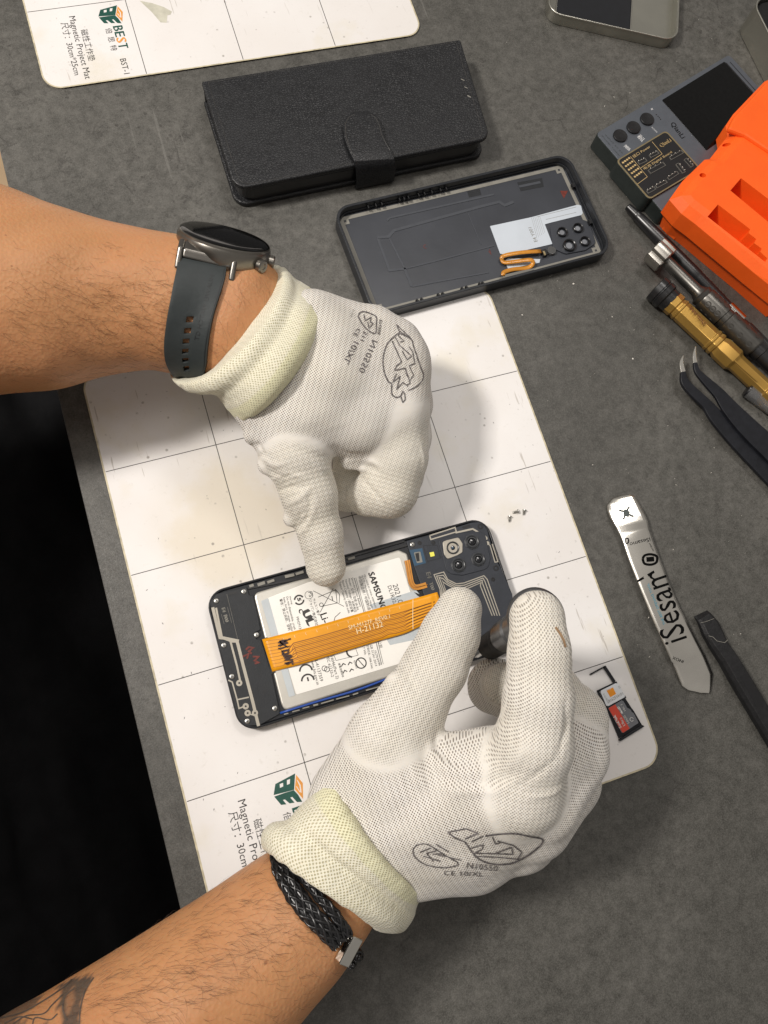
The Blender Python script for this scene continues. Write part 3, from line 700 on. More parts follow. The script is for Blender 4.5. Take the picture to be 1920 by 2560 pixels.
palmL = chain([(690, 870, 6.0, 86), (720, 860, 6.2, 90)]) + chain([(690, 870, 6.1, 86), (775, 830, 6.1, 95), (975, 868, 5.2, 72)]) + chain([(700, 890, 6.2, 88), (820, 880, 6.1, 96), (998, 930, 5.1, 80)]) \
    + chain([(680, 935, 6.1, 85), (820, 960, 6.0, 100), (985, 1005, 5.0, 88)]) + chain([(655, 975, 5.9, 76), (760, 1035, 5.4, 100), (900, 1050, 5.0, 92), (965, 1040, 4.8, 88)]) + chain([(790, 790, 6.0, 58), (935, 828, 5.5, 56), (1005, 890, 5.0, 62)])
def bead(p, q, z, r, k=.45): return chain([(p[0], p[1], z - .22, r), (q[0], q[1], z - .12, r * .8)], k)
ridgesL = bead((626, 1094), (680, 1070), 5.8, 15) + bead((662, 1166), (725, 1140), 5.1, 18) \
    + bead((722, 1300), (770, 1262), 3.8, 15) + bead((868, 1160), (960, 1165), 4.5, 15)
FOLDS = [(Z7(325, 1130, 350, 1200, 385, 1275), .12, -.13), (Z7(395, 1250, 480, 1300, 560, 1290), .16, .10), (Z7(430, 1330, 520, 1370, 640, 1350), .14, -.10), (Z7(470, 1400, 560, 1360, 700, 1390), .15, .10),
         (Z7(490, 1480, 570, 1450, 690, 1440), .12, -.12), (Z7(560, 1560, 640, 1520, 720, 1450), .15, .11), (Z7(590, 1740, 650, 1690, 705, 1620, 715, 1480), .14, -.14), (Z7(620, 1780, 690, 1700, 745, 1560), .14, .10),
         (Z7(880, 1290, 1000, 1270, 1110, 1275, 1190, 1330), .16, .11), (Z7(1010, 1320, 1080, 1310, 1150, 1340), .10, -.10), (Z7(1050, 1400, 1130, 1480, 1250, 1630), .12, -.10), (Z7(1430, 1170, 1450, 1280, 1440, 1370), .12, .09),
         (Z7(870, 1180, 960, 1230, 1090, 1230), .2, -.08), (Z7(740, 1290, 790, 1330, 850, 1330), .16, .08), (Z7(620, 1200, 720, 1230, 830, 1260), .18, -.07)]
gl, GLV, GLF, gbL = make_glove(palmL + thumbL + indexL + middleL + darkL + ringL + pinkyL, ridgesL, 'white knitted glove on the left hand, thumb pressing on the battery',
    un(1000, 960, 5) - un(610, 860, 6), [thumbL[1:], indexL, darkL], .75)
# --- right hand: thumb and index pinch the driver
thumbR = chain([(880, 1990, 6.8, 105), (975, 1845, 8.2, 100), (1028, 1765, 8.3, 84), (1088, 1668, 8.0, 76), (1125, 1588, 7.7, 69), (1148, 1525, 7.4, 58)])
indexR = chain([(1290, 1965, 9.4, 114), (1334, 1860, 10.8, 94), (1347, 1745, 11.6, 82), (1348, 1640, 11.9, 73), (1343, 1546, 11.7, 70)])
middleR = chain([(1350, 1995, 8.3, 104), (1420, 1880, 7.9, 98), (1432, 1800, 7.4, 84), (1372, 1722, 6.0, 70), (1262, 1708, 4.9, 52)], .3)
ringR = chain([(1330, 2050, 7.2, 100), (1405, 1950, 6.4, 92), (1415, 1830, 5.2, 82), (1340, 1750, 3.8, 74), (1238, 1715, 3.0, 70)], .3)
pinkyR = chain([(1300, 2090, 6.2, 88), (1370, 2000, 5.2, 80), (1390, 1900, 4.0, 72), (1310, 1840, 3.0, 62)], .3)
palmR = chain([(900, 2075, 6.7, 118), (1080, 2020, 8.0, 116), (1290, 1965, 9.2, 118)]) + chain([(930, 2110, 6.5, 105), (1120, 2080, 7.5, 105), (1330, 2010, 8.2, 102)]) \
    + chain([(950, 2140, 6.2, 92), (1150, 2110, 6.8, 98), (1300, 2055, 7.2, 95)]) + chain([(1040, 2165, 6.2, 82), (1180, 2130, 6.0, 92), (1300, 2075, 5.8, 88), (1400, 1985, 5.6, 78)]) + chain([(880, 2040, 6.8, 110), (985, 1940, 7.8, 105)]) + chain([(985, 1945, 7.8, 95), (1130, 1935, 8.2, 90), (1230, 1905, 9.2, 88)], .8)
ridgesR = bead((925, 1790), (975, 1775), 8.9, 13) + bead((985, 1700), (1030, 1740), 9.0, 13) + bead((1120, 1925), (1260, 1860), 9.9, 16, .7) + bead((1140, 1975), (1300, 1900), 10.3, 18, .7) + bead((1010, 1880), (1040, 1960), 9.6, 16, .7)
FOLDS = [(ZR9(280, 610, 300, 700, 350, 830), .13, -.12), (ZR9(300, 560, 350, 640, 330, 760), .13, .09), (ZR9(140, 850, 200, 900, 330, 900), .16, .08), (ZR9(40, 1010, 120, 1090, 240, 1100), .16, -.07),
         (ZR9(290, 1310, 310, 1400, 380, 1490), .14, -.14), (ZR9(330, 1300, 370, 1380, 430, 1450), .14, .10), (ZR9(480, 1080, 500, 1180, 600, 1260, 800, 1230), .18, -.13), (ZR9(430, 1130, 470, 1260, 640, 1340, 860, 1290), .18, .10),
         (ZR9(400, 1250, 520, 1370, 760, 1400, 1000, 1330), .16, -.09), (ZR9(500, 1440, 800, 1460, 1080, 1380), .16, .08), (ZR9(1290, 880, 1300, 1050, 1240, 1250), .16, -.14), (ZR9(1230, 1250, 1100, 1360, 950, 1440), .14, -.10),
         (ZR9(1330, 600, 1400, 760, 1390, 960), .13, -.12), (ZR9(1000, 1060, 1020, 1200, 900, 1330), .2, .07), (ZR9(1280, 1420, 1200, 1470, 1050, 1500), .15, .09)]
gr, GRV, GRF, gbR = make_glove(palmR + thumbR + indexR + middleR + ringR + pinkyR, ridgesR, 'white knitted glove on the right hand, thumb and index finger pinching the driver',
    un(1290, 1965, 9.4) - un(900, 2075, 6.7), [thumbR[1:], indexR, middleR[2:]], .45)
def cuff(rings_, parent, label, bands):
    mb = MB(); n = 128; rs = [ring(*r[:4], T=r[4], zT=r[5], n=n) for r in rings_]
    A = loft(mb, rs, cap=False, sub=5); m = len(A)
    V = A.copy(); V += vnoise(V.reshape(-1, 3), 1.3, 8).reshape(m, n)[:, :, None] * .10 * np.array([.5, .5, 1]); V += vnoise(V.reshape(-1, 3), 5.5, 9).reshape(m, n)[:, :, None] * .035
    mb.v = [tuple(p) for p in V.reshape(-1, 3)]
    o = mb.build('cuff', Mm['cuff'], parent, smooth=180)
    per = np.concatenate([[0], np.cumsum(np.linalg.norm(np.diff(A[m // 2], axis=0), axis=1))])
    lng = np.concatenate([[0], np.cumsum(np.linalg.norm(np.diff(A[:, n // 4], axis=0), axis=1))])
    kn = np.zeros((m, n, 3)); kn[:, :, 0] = per[None, :]; kn[:, :, 1] = lng[:, None]
    bd = np.zeros((m, n)); T_ = np.linspace(0, len(rings_) - 1, m)
    for a, b in bands: bd[(T_ >= a) & (T_ <= b)] = .45
    attrs(o, kn.reshape(-1, 3), np.zeros(m * n), bd.ravel()); tag(o, label)
    md = o.modifiers.new('thick', 'SOLIDIFY'); md.thickness = .0012; md.offset = -1
    return o
cuff([((672, 700), 5.8, (500, 938), 5.4, (600, 840), 7.6), ((680, 672), 6, (440, 950), 5.4, (628, 842), 8.8), ((690, 662), 6, (446, 964), 5.4, (638, 848), 9.05), ((708, 668), 6, (474, 976), 5.4, (652, 858), 9.05),
      ((730, 690), 6, (520, 980), 5.4, (672, 872), 8.9), ((742, 700), 6, (540, 990), 5.4, (690, 882), 9.0), ((768, 716), 6, (565, 1018), 5.4, (716, 896), 9.0), ((792, 738), 6, (590, 1044), 5.4, (740, 912), 8.6), ((800, 752), 5.9, (604, 1044), 5.5, (752, 918), 7.9)],
     gl, 'pale cream rolled knit cuff', [(5.9, 8)])
cuff([((690, 2118), 6.2, (930, 2310), 6.2, (815, 2200), 8.4), ((660, 2120), 6.3, (955, 2330), 6.2, (794, 2224), 9.3), ((658, 2084), 6.3, (1003, 2332), 6.2, (810, 2200), 9.55), ((684, 2058), 6.4, (1024, 2312), 6.2, (824, 2178), 9.5),
      ((728, 2050), 6.4, (1034, 2290), 6.2, (838, 2152), 9.35), ((756, 2018), 6.5, (1036, 2278), 6.3, (850, 2140), 9.6), ((800, 1972), 6.6, (1044, 2260), 6.3, (880, 2122), 9.6), ((836, 1924), 6.8, (1066, 2228), 6.3, (916, 2106), 9.4), ((852, 1930), 6.8, (1070, 2218), 6.4, (930, 2096), 8.6)],
     gr, 'pale cream folded knit cuff', [(5.9, 8)])
# --- prints on the gloves, laid on the knit
def project(mb_src, bvh, off=.035):
    out = []
    for x, y, _ in mb_src.v:
        P, n, ok = cast(bvh, x, y, off); out.append(P)
    m = MB(); m.add(out, mb_src.f, 0); return m
def pxline(mb, pts, w, closed=False, step=4):
    Q = []
    P = [np.array(p, float) for p in pts] + ([np.array(pts[0], float)] if closed else [])
    for a, b in zip(P, P[1:]):
        k = max(1, int(np.linalg.norm(b - a) / step))
        for i in range(k): Q.append(a + (b - a) * i / k)
    if not closed: Q.append(P[-1])
    n = len(Q); L = []; Rr = []
    for i in range(n):
        d = Q[min(i + 1, n - 1)] - Q[max(i - 1, 0)]; d /= (np.linalg.norm(d) or 1); nn = np.array([-d[1], d[0]]) * w / 2; L.append((*(Q[i] + nn), 0)); Rr.append((*(Q[i] - nn), 0))
    mb.add(L + Rr, [(i, i + 1, n + i + 1, n + i) for i in range(n - 1)] + ([(n - 1, 0, n, 2 * n - 1)] if closed else []))
def pxtext(mb, body, p0, p1, flip=1, tall=1.0):
    V, F = text_geo(body); a = np.array(p0, float); b = np.array(p1, float); x0, x1 = V[:, 0].min(), V[:, 0].max(); d = (b - a) / (x1 - x0); L = np.linalg.norm(d)
    nn = np.array([d[1], -d[0]]) / L * flip
    mb.add([(*(a + (q[0] - x0) * d + q[1] * L * tall * nn), 0) for q in V], F)
g = MB()
pxline(g, spline(ZL(880, 690, 800, 790, 745, 1000, 760, 1200, 830, 1370, 880, 1400, 885, 1560, 960, 1620, 1030, 1590, 1060, 1520), 30), 2.8)
pxline(g, ZL(1060, 1520, 1090, 1560, 1100, 1650, 1060, 1700, 1030, 1600), 2.6)
pxline(g, spline(ZL(880, 690, 960, 620, 1010, 600, 1190, 690, 1230, 800, 1330, 1100, 1390, 1290, 1300, 1430, 1150, 1510), 26), 2.6)
pxline(g, ZL(960, 460, 1190, 680, 1200, 690, 1000, 560, 960, 460), 2.2); pxline(g, ZL(1000, 580, 990, 640, 1080, 720, 1020, 740), 2.4)
pxline(g, ZL(890, 720, 1040, 1050, 960, 1120, 930, 1190, 1100, 1150, 1130, 1280), 2.6); pxline(g, ZL(940, 660, 1010, 790, 1200, 960, 1130, 1020, 1050, 880), 2.4)
pxline(g, ZL(1160, 810, 1220, 900, 1250, 1080, 1160, 1110, 1230, 1260, 1170, 1360), 2.4); pxline(g, ZL(960, 1240, 900, 1380, 1020, 1280, 960, 1500, 1060, 1380, 1140, 1440), 2.6); pxline(g, ZL(1110, 1180, 1180, 1400, 1120, 1420), 2.2)
pxline(g, spline(ZL(345, 330, 380, 270, 450, 255, 560, 290, 640, 340, 640, 450, 625, 600, 520, 560, 420, 460, 345, 330), 24), 2.6)
pxline(g, ZL(440, 300, 460, 400, 560, 340, 540, 420, 590, 440, 520, 520, 500, 420), 2.4)
pxtext(g, 'N10550', ZL(655, 735)[0], ZL(440, 1240)[0], -1, .8)
pxtext(g, '10/XL', ZL(360, 760)[0], ZL(190, 1100)[0], -1, .8); pxtext(g, 'CE', ZL(385, 545)[0], ZL(320, 660)[0], -1, .8)
pxtext(g, 'EN388', ZL(735, 390)[0], ZL(700, 620)[0], -1, .8); pxtext(g, '2131X', ZL(285, 220)[0], ZL(250, 350)[0], -1, .7); pxtext(g, '511', ZL(500, 590)[0], ZL(440, 730)[0], -1, .8)
project(g, gbL).build('printed_marks', Mm['gloveink'], gl)
g = MB()
pxline(g, spline(ZR(840, 270, 1000, 250, 1150, 248, 1280, 275, 1400, 300, 1395, 350, 1330, 410, 1230, 480, 1080, 545, 900, 545, 780, 500, 710, 430, 640, 330), 40), 4)
pxline(g, ZR(640, 330, 540, 290, 470, 235, 650, 200, 770, 245, 640, 300), 3.4); pxline(g, ZR(700, 330, 820, 270), 3)
pxline(g, ZR(700, 390, 820, 355, 810, 400, 730, 440, 1110, 450, 1100, 380, 940, 440), 3.2); pxline(g, ZR(910, 280, 940, 350, 1000, 330, 960, 320), 3)
pxline(g, ZR(730, 470, 960, 480, 1160, 500, 1200, 430, 1110, 360, 960, 320), 3)
pxline(g, spline(ZR(130, 400, 170, 360, 260, 350, 350, 400, 440, 460, 580, 545, 480, 580, 380, 580, 240, 550, 140, 470, 130, 400), 24), 3)
for q in range(4): pxline(g, ZR(200 + q * 60, 430 + q * 10, 300 + q * 55, 390 + q * 28), 3.2)
pxline(g, ZR(230, 470, 400, 520), 2.6); pxline(g, ZR(260, 440, 330, 520), 2.6); pxline(g, ZR(350, 350, 480, 430), 2.6); pxline(g, ZR(480, 480, 600, 510), 2.4)
pxtext(g, 'N10550', ZR(655, 585)[0], ZR(960, 620)[0], 1, .8); pxtext(g, 'CE 10/XL', ZR(430, 655)[0], ZR(820, 670)[0], 1, .6)
project(g, gbR).build('printed_marks', Mm['gloveink'], gr)
g = MB()
pxline(g, [(1388, 1568), (1400, 1585), (1408, 1600), (1413, 1618)], 6)
project(g, gbR, .02).build('brown_stain', mat('brown_glove_stain', (.42, .27, .15), .8, noise=.4, nscale=300), gr)
# skin-side attribute (tattoo)
Q = topx(BV); tw = np.zeros(len(BV))
faceok = (BV[:, 0] < 20) & (BV[:, 1] < -28)
Z4b = Z(0, 1900, 1.8433)
for poly, val in ((Z4b(330, 1010, 380, 998, 432, 1003, 395, 1060, 370, 1140, 365, 1260, 200, 1290, 150, 1240, 230, 1200, 280, 1110, 290, 1050, 250, 1050), 1), (Z4b(-60, 1190, 60, 1130, 200, 1080, 150, 1150, 60, 1190, 120, 1210, 60, 1290, -60, 1290), .8),
                  (Z4b(205, 1195, 240, 1150, 275, 1160, 285, 1230, 240, 1260), 0), (Z4b(300, 1100, 330, 1050, 350, 1060, 330, 1150, 300, 1200), .55)):
    tw[inpoly(Q, poly) & faceok] = val
# a denser skin mesh there would be wasteful: the loft already has rings every ~1 cm, so refine with a subdivided copy
me = body.data
a = me.attributes.new('tattoo', 'FLOAT', 'POINT'); a.data.foreach_set('value', tw.astype(np.float32))
tt_ = MB()
for q in (Z4b(0, 1190, 100, 1165, 200, 1110, 290, 1050, 330, 1012), Z4b(60, 1217, 120, 1180, 200, 1170, 240, 1130, 290, 1080), Z4b(150, 1217, 165, 1188, 230, 1198, 265, 1170), Z4b(432, 1003, 395, 1060, 372, 1140, 365, 1217), Z4b(345, 1050, 300, 1090, 290, 1150, 310, 1200), Z4b(20, 1215, 90, 1185, 150, 1195)):
    pxline(tt_, [tuple(p[:2]) for p in spline([(*p, 0) for p in q], 30)], 3.2)
project(tt_, bodybvh, .012).build('tattoo_line', mat('tattoo_ink', (.13, .10, .08), .5, noise=.4, nscale=400), body)
# --- arm hair
def hairs(n, xr, dirpx, dens, lmin, lmax, seed, jit=.3):
    g = np.random.default_rng(seed); mb = MB(); cnt = 0; tries = 0
    while cnt < n and tries < n * 8:
        tries += 1
        px, py = g.uniform(*xr[0]), g.uniform(*xr[1])
        if g.uniform() > dens(px, py): continue
        P, nn, ok = cast(bodybvh, px, py, 0)
        if not ok: continue
        d0 = dirpx(px, py) + g.normal(size=2) * jit; a = un(px, py, P[2]); b = un(px + d0[0] * 10, py + d0[1] * 10, P[2])
        t = b - a; t /= np.linalg.norm(t); t = t - nn * (t @ nn); L = g.uniform(lmin, lmax); side = np.cross(nn, t); cv = g.normal() * .35
        pts = []
        for k in range(5):
            s = k / 4; pts.append(P + t * L * s + side * cv * L * s * s + nn * (.01 + .16 * L * math.sin(s * 2.4) * g.uniform(.6, 1)))
        mats_r = [.0036, .0035, .003, .0022, .001]
        tube(mb, pts, mats_r, 3); cnt += 1
    return mb
Lh = hairs(900, ((0, 520), (600, 960)), lambda x, y: np.array([1.0, .35]), lambda x, y: (1.0 if y > 700 else .18) * (.35 + .65 * min(1, x / 250)), .35, .95, 1)
Lh2 = hairs(70, ((530, 680), (680, 950)), lambda x, y: np.array([.2, 1.0]), lambda x, y: 1, .5, 1.0, 2)
Rh = hairs(850, ((150, 880), (2120, 2560)), lambda x, y: np.array([.85, .15]), lambda x, y: (1.0 if (y - 2270) + .62 * (x - 470) < 260 else .25), .35, .9, 3)
hb = MB()
for h_ in (Lh, Lh2, Rh): hb.add(h_.v, h_.f)
tag(hb.build('arm_hair', Mm['hair'], body), 'dark fine arm hair', kind='stuff')
# --- clothes (out of frame torso, black lap in the lower left)
Vs, Fs = sdf_mesh([((-36, -8, 30), (-36, -36, 30), 9.5, 9.5), ((-36, -10, 8), (-36, -34, 8), 11, 11), ((-36, -12, -18), (-36, -32, -18), 13, 13), ((-33, -2, 37), (-31, 0, 26), 6.6, 6.3), ((-33, -42, 37), (-30, -44, 26), 6.6, 6.3)], .8, 4)
mb = MB(); mb.add(Vs, Fs); mb.build('shirt', Mm['shirt'], body, smooth=180)
rows = []
for i in range(80):
    x = -42 + i * .75; rw = []
    for j in range(90):
        y = 17 - j * 1.05
        z = -15 - 5 * math.cos((y + 22) * .13) * .5 + .9 * math.sin(x * .55 + y * .21) + .6 * math.sin(x * .9 - y * .5) + .35 * math.sin(x * 1.9 + y * .3 + 2 * math.sin(y * .17)) - max(0, (y - 15)) ** 2 * .6 - max(0, -70 - y) * .5
        rw.append((x, y, z))
    rows.append(rw)
mb = MB(); sheet(mb, rows); o = mb.build('trousers', Mm['shirt'], body, smooth=180)
md = o.modifiers.new('thick', 'SOLIDIFY'); md.thickness = .012

# ================================================================== WRISTWATCH
wc = un(563, 596, 7.9); vw = CAM - wc; vw /= np.linalg.norm(vw)
r_ = R[0] - vw * (R[0] @ vw); r_ /= np.linalg.norm(r_); u_ = np.cross(vw, r_)
ax1 = .972 * r_ - .235 * u_                       # along the arm
up2 = .235 * r_ + .972 * u_
wn = math.cos(math.radians(12.5)) * up2 + math.sin(math.radians(12.5)) * vw; ax2 = np.cross(wn, ax1)   # face normal; ax2 points across, away/toward viewer
if ax2 @ vw > 0: ax2 = -ax2
tow = -ax2                                        # toward the viewer
W = empty('wristwatch', wc - np.array([0, 0, 2.]), 'round steel wristwatch with dark screen and slate rubber strap on the left wrist', 'watch')
def wl(prof, name, m, sharp=30, n=64, parent=None):
    mb = MB(); lathe(mb, wc, wc + wn, prof, n); return mb.build(name, Mm[m], parent or W, smooth=sharp)
Rw = 2.32
case_ = wl([(-1.15, Rw * .80), (-1.05, Rw * .93), (-.85, Rw * .985), (-.35, Rw), (-.15, Rw * 1.0), (-.05, Rw * .985)], 'case', 'watch')
wl([(-.06, Rw * .975), (.04, Rw * .97), (.12, Rw * .93), (.16, Rw * .88), (.14, Rw * .86)], 'bezel', 'watch')
wl([(.10, Rw * .955), (.165, Rw * .91), (.19, Rw * .84), (.195, .3), (.195, 0)], 'screen', 'glass')
mb = MB()                                         # lug block toward the viewer
for sx in (-1, 1):
    c0 = wc + ax1 * sx * 1.27 - ax1 * .66
    mb2 = [c0 + tow * 1.5 - wn * .12, c0 + tow * 2.2 - wn * .38, c0 + tow * 2.62 - wn * 1.30, c0 + tow * 2.3 - wn * 1.45, c0 + tow * 1.5 - wn * 1.1]
    V8 = [p - ax1 * .14 for p in mb2] + [p + ax1 * .14 for p in mb2]
    mb.add(V8, [(0, 1, 2, 3, 4), (9, 8, 7, 6, 5)] + [(k, 5 + k, 5 + (k + 1) % 5, (k + 1) % 5) for k in range(5)])
c0 = wc - ax1 * .66; q4 = [c0 + tow * 1.5 - wn * .15, c0 + tow * 2.18 - wn * .42, c0 + tow * 2.32 - wn * .82, c0 + tow * 1.6 - wn * 1.0]
V8 = [p - ax1 * 1.15 for p in q4] + [p + ax1 * 1.15 for p in q4]; mb.add(V8, [(0, 1, 2, 3), (7, 6, 5, 4), (0, 4, 5, 1), (1, 5, 6, 2), (2, 6, 7, 3), (3, 7, 4, 0)])
mb.build('lug', Mm['watchlug'], W, bevel=.1, bseg=3)
for a_, nm in ((math.radians(38), 'crown'), (math.radians(5), 'crown')):
    d = ax1 * math.cos(a_) + tow * math.sin(a_); cc = wc - wn * .55 + d * (Rw * .96); mb = MB()
    lathe(mb, cc, cc + d, [(0, .26), (.08, .34), (.30, .34), (.36, .28), (.365, .15), (.33, .12)], 20); mb.build(nm, Mm['watch'], W, smooth=40)
# strap over the near side of the wrist
LE = [(451, 629), (441, 680), (433, 716), (425, 755), (418, 790), (413, 825), (410, 856), (411, 885), (418, 910), (436, 934)]
RE = [(567, 660), (564, 694), (555, 726), (545, 758), (535, 792), (528, 826), (523, 856), (520, 884), (519, 906), (512, 934)]
LE = spline([(*p, 0) for p in LE], 46); RE = spline([(*p, 0) for p in RE], 46)
NC = 13
P0 = []
for i in range(46):
    rw = []
    for k in range(NC):
        q = LE[i] + (RE[i] - LE[i]) * k / (NC - 1); P, n_, ok = cast(bodybvh, q[0], q[1], .0, 5.2); rw.append(np.append(P, 0)[:3] + n_ * .02)
    P0.append(rw)
P0 = np.array(P0)
# keep it a clean strap: average height row by row, then follow the case at the top
for _ in range(3):
    P0[1:-1] = (P0[:-2] + 2 * P0[1:-1] + P0[2:]) / 4
lugL = wc - ax1 * (.66 + 1.06) + tow * 2.12 - wn * .86; lugR = wc - ax1 * (.66 - 1.06) + tow * 2.12 - wn * .86
for k in range(NC):
    e = lugL + (lugR - lugL) * k / (NC - 1)
    for i in range(9):
        f = (1 - i / 9) ** 1.3; P0[i, k] = P0[i, k] * (1 - f) + (e + (P0[i, k] - P0[0, k])) * f
PD = P0.reshape(-1, 3)
rows = [[P0[i, k] for k in range(NC)] for i in range(46)]
holes = {(i, k) for i in (21, 22, 25, 26, 29, 30, 33, 34, 37, 38, 41, 42) for k in (4, 5)}
mb = MB(); V = [p for r in rows for p in r]; F = [(i * NC + k, i * NC + k + 1, (i + 1) * NC + k + 1, (i + 1) * NC + k) for i in range(45) for k in range(NC - 1) if not ((i in (20, 21, 24, 25, 28, 29, 32, 33, 36, 37, 40, 41)) and k in (5, 6))]
F = [f[::-1] for f in F]; mb.add(V, F); o = mb.build('strap', Mm['strap'], W, smooth=60)
md = o.modifiers.new('thick', 'SOLIDIFY'); md.thickness = .0022; md.offset = 1; md = o.modifiers.new('bev', 'BEVEL'); md.width = .0004; md.segments = 2
strapbvh = bvh_of(V, F)
g = MB(); pxtext(g, 'HUAWEI WATCH GT', Z6(1168, 512)[0], Z6(1092, 850)[0], -1, .95)
project(g, strapbvh, .235).build('embossed_text', Mm['emboss'], W)
g = MB(); pxline(g, [p for p in zip(*[iter([c for i in range(3, 44) for c in (LE[i] + (RE[i] - LE[i]) * .955)[:2]])] * 2)], 2)
project(g, strapbvh, .235).build('edge_groove', Mm['emboss'], W)

# ================================================================== BRACELET
Bk = empty('braided_bracelet', un(800, 2270, 5), 'black braided leather bracelet with steel clasp on the right wrist', 'bracelet')
def rope(pts, rad, parent, name='braided_cord', twist=5.2):
    C = []
    for x, y in [(p[0], p[1]) for p in spline([(*p, 0) for p in pts], 60)]:
        P, n_, ok = cast(bodybvh, x, y, rad * .9, 6.0); C.append((P, n_))
    Pp = np.array([c[0] for c in C]); 
    for _ in range(4): Pp[1:-1] = (Pp[:-2] + 2 * Pp[1:-1] + Pp[2:]) / 4
    L = np.concatenate([[0], np.cumsum(np.linalg.norm(np.diff(Pp, axis=0), axis=1))]); N = int(L[-1] / .05)
    s = np.linspace(0, L[-1], N); Q_ = np.stack([np.interp(s, L, Pp[:, i]) for i in range(3)], 1); nn = np.stack([np.interp(s, L, np.array([c[1] for c in C])[:, i]) for i in range(3)], 1)
    t = np.gradient(Q_, axis=0); t /= np.linalg.norm(t, axis=1)[:, None]; nn -= t * (nn * t).sum(1)[:, None]; nn /= np.linalg.norm(nn, axis=1)[:, None]; b = np.cross(t, nn)
    mb = MB(); tube(mb, Q_[::3], rad * .72, 10)
    for k in range(8):
        sg = 1 if k % 2 else -1; ph = sg * s * twist / (rad / .2) * .62 + k * math.pi / 4
        wob = rad * (.80 + .10 * np.sin(ph * 2 + k))
        tube(mb, Q_ + (nn * np.cos(ph)[:, None] + b * np.sin(ph)[:, None] * 1.05) * wob[:, None], rad * .30, 6)
    return mb.build(name, Mm['blackmetal'], parent, smooth=180)
rope([(690, 2135), (697, 2180), (722, 2235), (765, 2292), (835, 2360)], .21, Bk)
rope([(702, 2140), (722, 2190), (752, 2240), (795, 2292), (850, 2345)], .21, Bk)
rope([(716, 2142), (752, 2186), (795, 2240), (838, 2290), (866, 2334)], .2, Bk)
rope([(880, 2385), (915, 2374), (948, 2352), (985, 2340)], .2, Bk); rope([(868, 2405), (905, 2400), (940, 2384), (975, 2362)], .17, Bk)
P, n_, ok = cast(bodybvh, 862, 2366, .18); tdir = un(890, 2385, 8) - un(835, 2350, 8); tdir /= np.linalg.norm(tdir); tdir -= n_ * (tdir @ n_); tdir /= np.linalg.norm(tdir)
mb = MB(); box(mb, P + n_ * .08, (tdir, np.cross(n_, tdir), n_), (.62, 1.15, .42)); mb.build('clasp', Mm['polished'], Bk, bevel=.08, bseg=3)
P, n_, ok = cast(bodybvh, 944, 2362, .2); mb = MB(); box(mb, P + n_ * .05, (tdir, np.cross(n_, tdir), n_), (.35, .55, .4)); mb.build('clasp_ring', Mm['polished'], Bk, bevel=.1, bseg=3)

# ================================================================== OPENED PHONE
PZ = .75
ph = empty('opened_phone', (11.5, -18, 0), 'opened phone lying face down on the mat with battery and circuit parts exposed', 'phone')
PC = (11.6, -17.93); PANG = math.radians(-.4)
out = rrect(*PC, 16.1, 7.5, PANG, 1.0, 8); inn = rrect(*PC, 15.85, 7.25, PANG, .9, 8)
mb = MB(); prism(mb, out, .02, .60); ringp(mb, out, inn, .55, PZ); prism(mb, inn, .5, .66); ph_f = mb.build('frame', Mm['frame'], ph, bevel=.05)
def pp(mb, pts, z, mi=0, th=.01, r=0): flat(mb, rnd(U(pts, z), r, 4) if r else U(pts, z), z, mi, th)
# side rail slots
mb = MB()
for a, b, w in ((ZA(505, 680)[0], ZA(550, 665)[0], .14), (ZA(590, 665)[0], ZA(665, 640)[0], .16), (ZA(690, 640)[0], ZA(760, 615)[0], .14), (ZA(870, 582)[0], ZA(965, 560)[0], .16), (ZA(980, 555)[0], ZA(1060, 530)[0], .14), (Z8(768, 245)[0], Z8(803, 235)[0], .13),
                (ZA(860, 1990)[0], ZA(905, 1980)[0], .06), (ZA(945, 1965)[0], ZA(1020, 1945)[0], .06), (ZA(1050, 1930)[0], ZA(1120, 1912)[0], .06), (ZA(1160, 1900)[0], ZA(1210, 1888)[0], .09), (ZA(1240, 1880)[0], ZA(1370, 1842)[0], .06), (ZA(1395, 1835)[0], ZA(1530, 1800)[0], .06), (ZA(1565, 1790)[0], ZA(1620, 1772)[0], .07), (Z8(860, 925)[0], Z8(930, 905)[0], .06)):
    strip(mb, U([a, b], PZ), w, PZ + .008, 0, .01)
mb.build_split('clip_slot', Mm['gasket'], ph)
mb = MB()
for a, b in ((ZA(490, 700)[0], ZA(1110, 585)[0]), (Z8(760, 262)[0], Z8(1075, 172)[0]), (Z8(750, 240)[0], Z8(1060, 150)[0])): strip(mb, U([a, b], PZ), .10, PZ - .0, 0, .12)
mb.build_split('inner_rail', Mm['dark'], ph)
# bottom speaker plate
bp_ = MB(); prism(bp_, rnd(U(ZA(100, 845, 165, 755, 480, 680, 505, 770, 545, 768, 598, 1000, 620, 1130, 560, 1150, 575, 1225, 622, 1215, 740, 1595, 822, 1985, 610, 2105, 470, 2110, 395, 2050, 215, 1390), PZ), [.3, .3, .1, .05, .05, .1, .1, .1, .1, .1, .1, .1, .2, .3, .3, .1], 3), .6, PZ)
bp = bp_.build('speaker_plate', Mm['plate'], ph, bevel=.03)
mb = MB(); Zt = PZ + .012
strip(mb, U(ZA(130, 895, 205, 1205, 250, 1210, 330, 1240, 380, 1240, 440, 1480, 540, 1860, 600, 2110), PZ), .16, Zt)
strip(mb, U(ZA(165, 900, 225, 1200, 400, 1235), PZ), .10, Zt + .003); strip(mb, U(ZA(310, 1235, 380, 1500, 412, 1650), PZ), .10, Zt + .002)
strip(mb, U(ZA(290, 1640, 330, 1660, 380, 1840, 400, 1930, 455, 1910), PZ), .07, Zt + .001); strip(mb, U(ZA(385, 1840, 500, 1815), PZ), .07, Zt + .0015); strip(mb, U(ZA(490, 1985, 580, 2005), PZ), .06, Zt + .001)
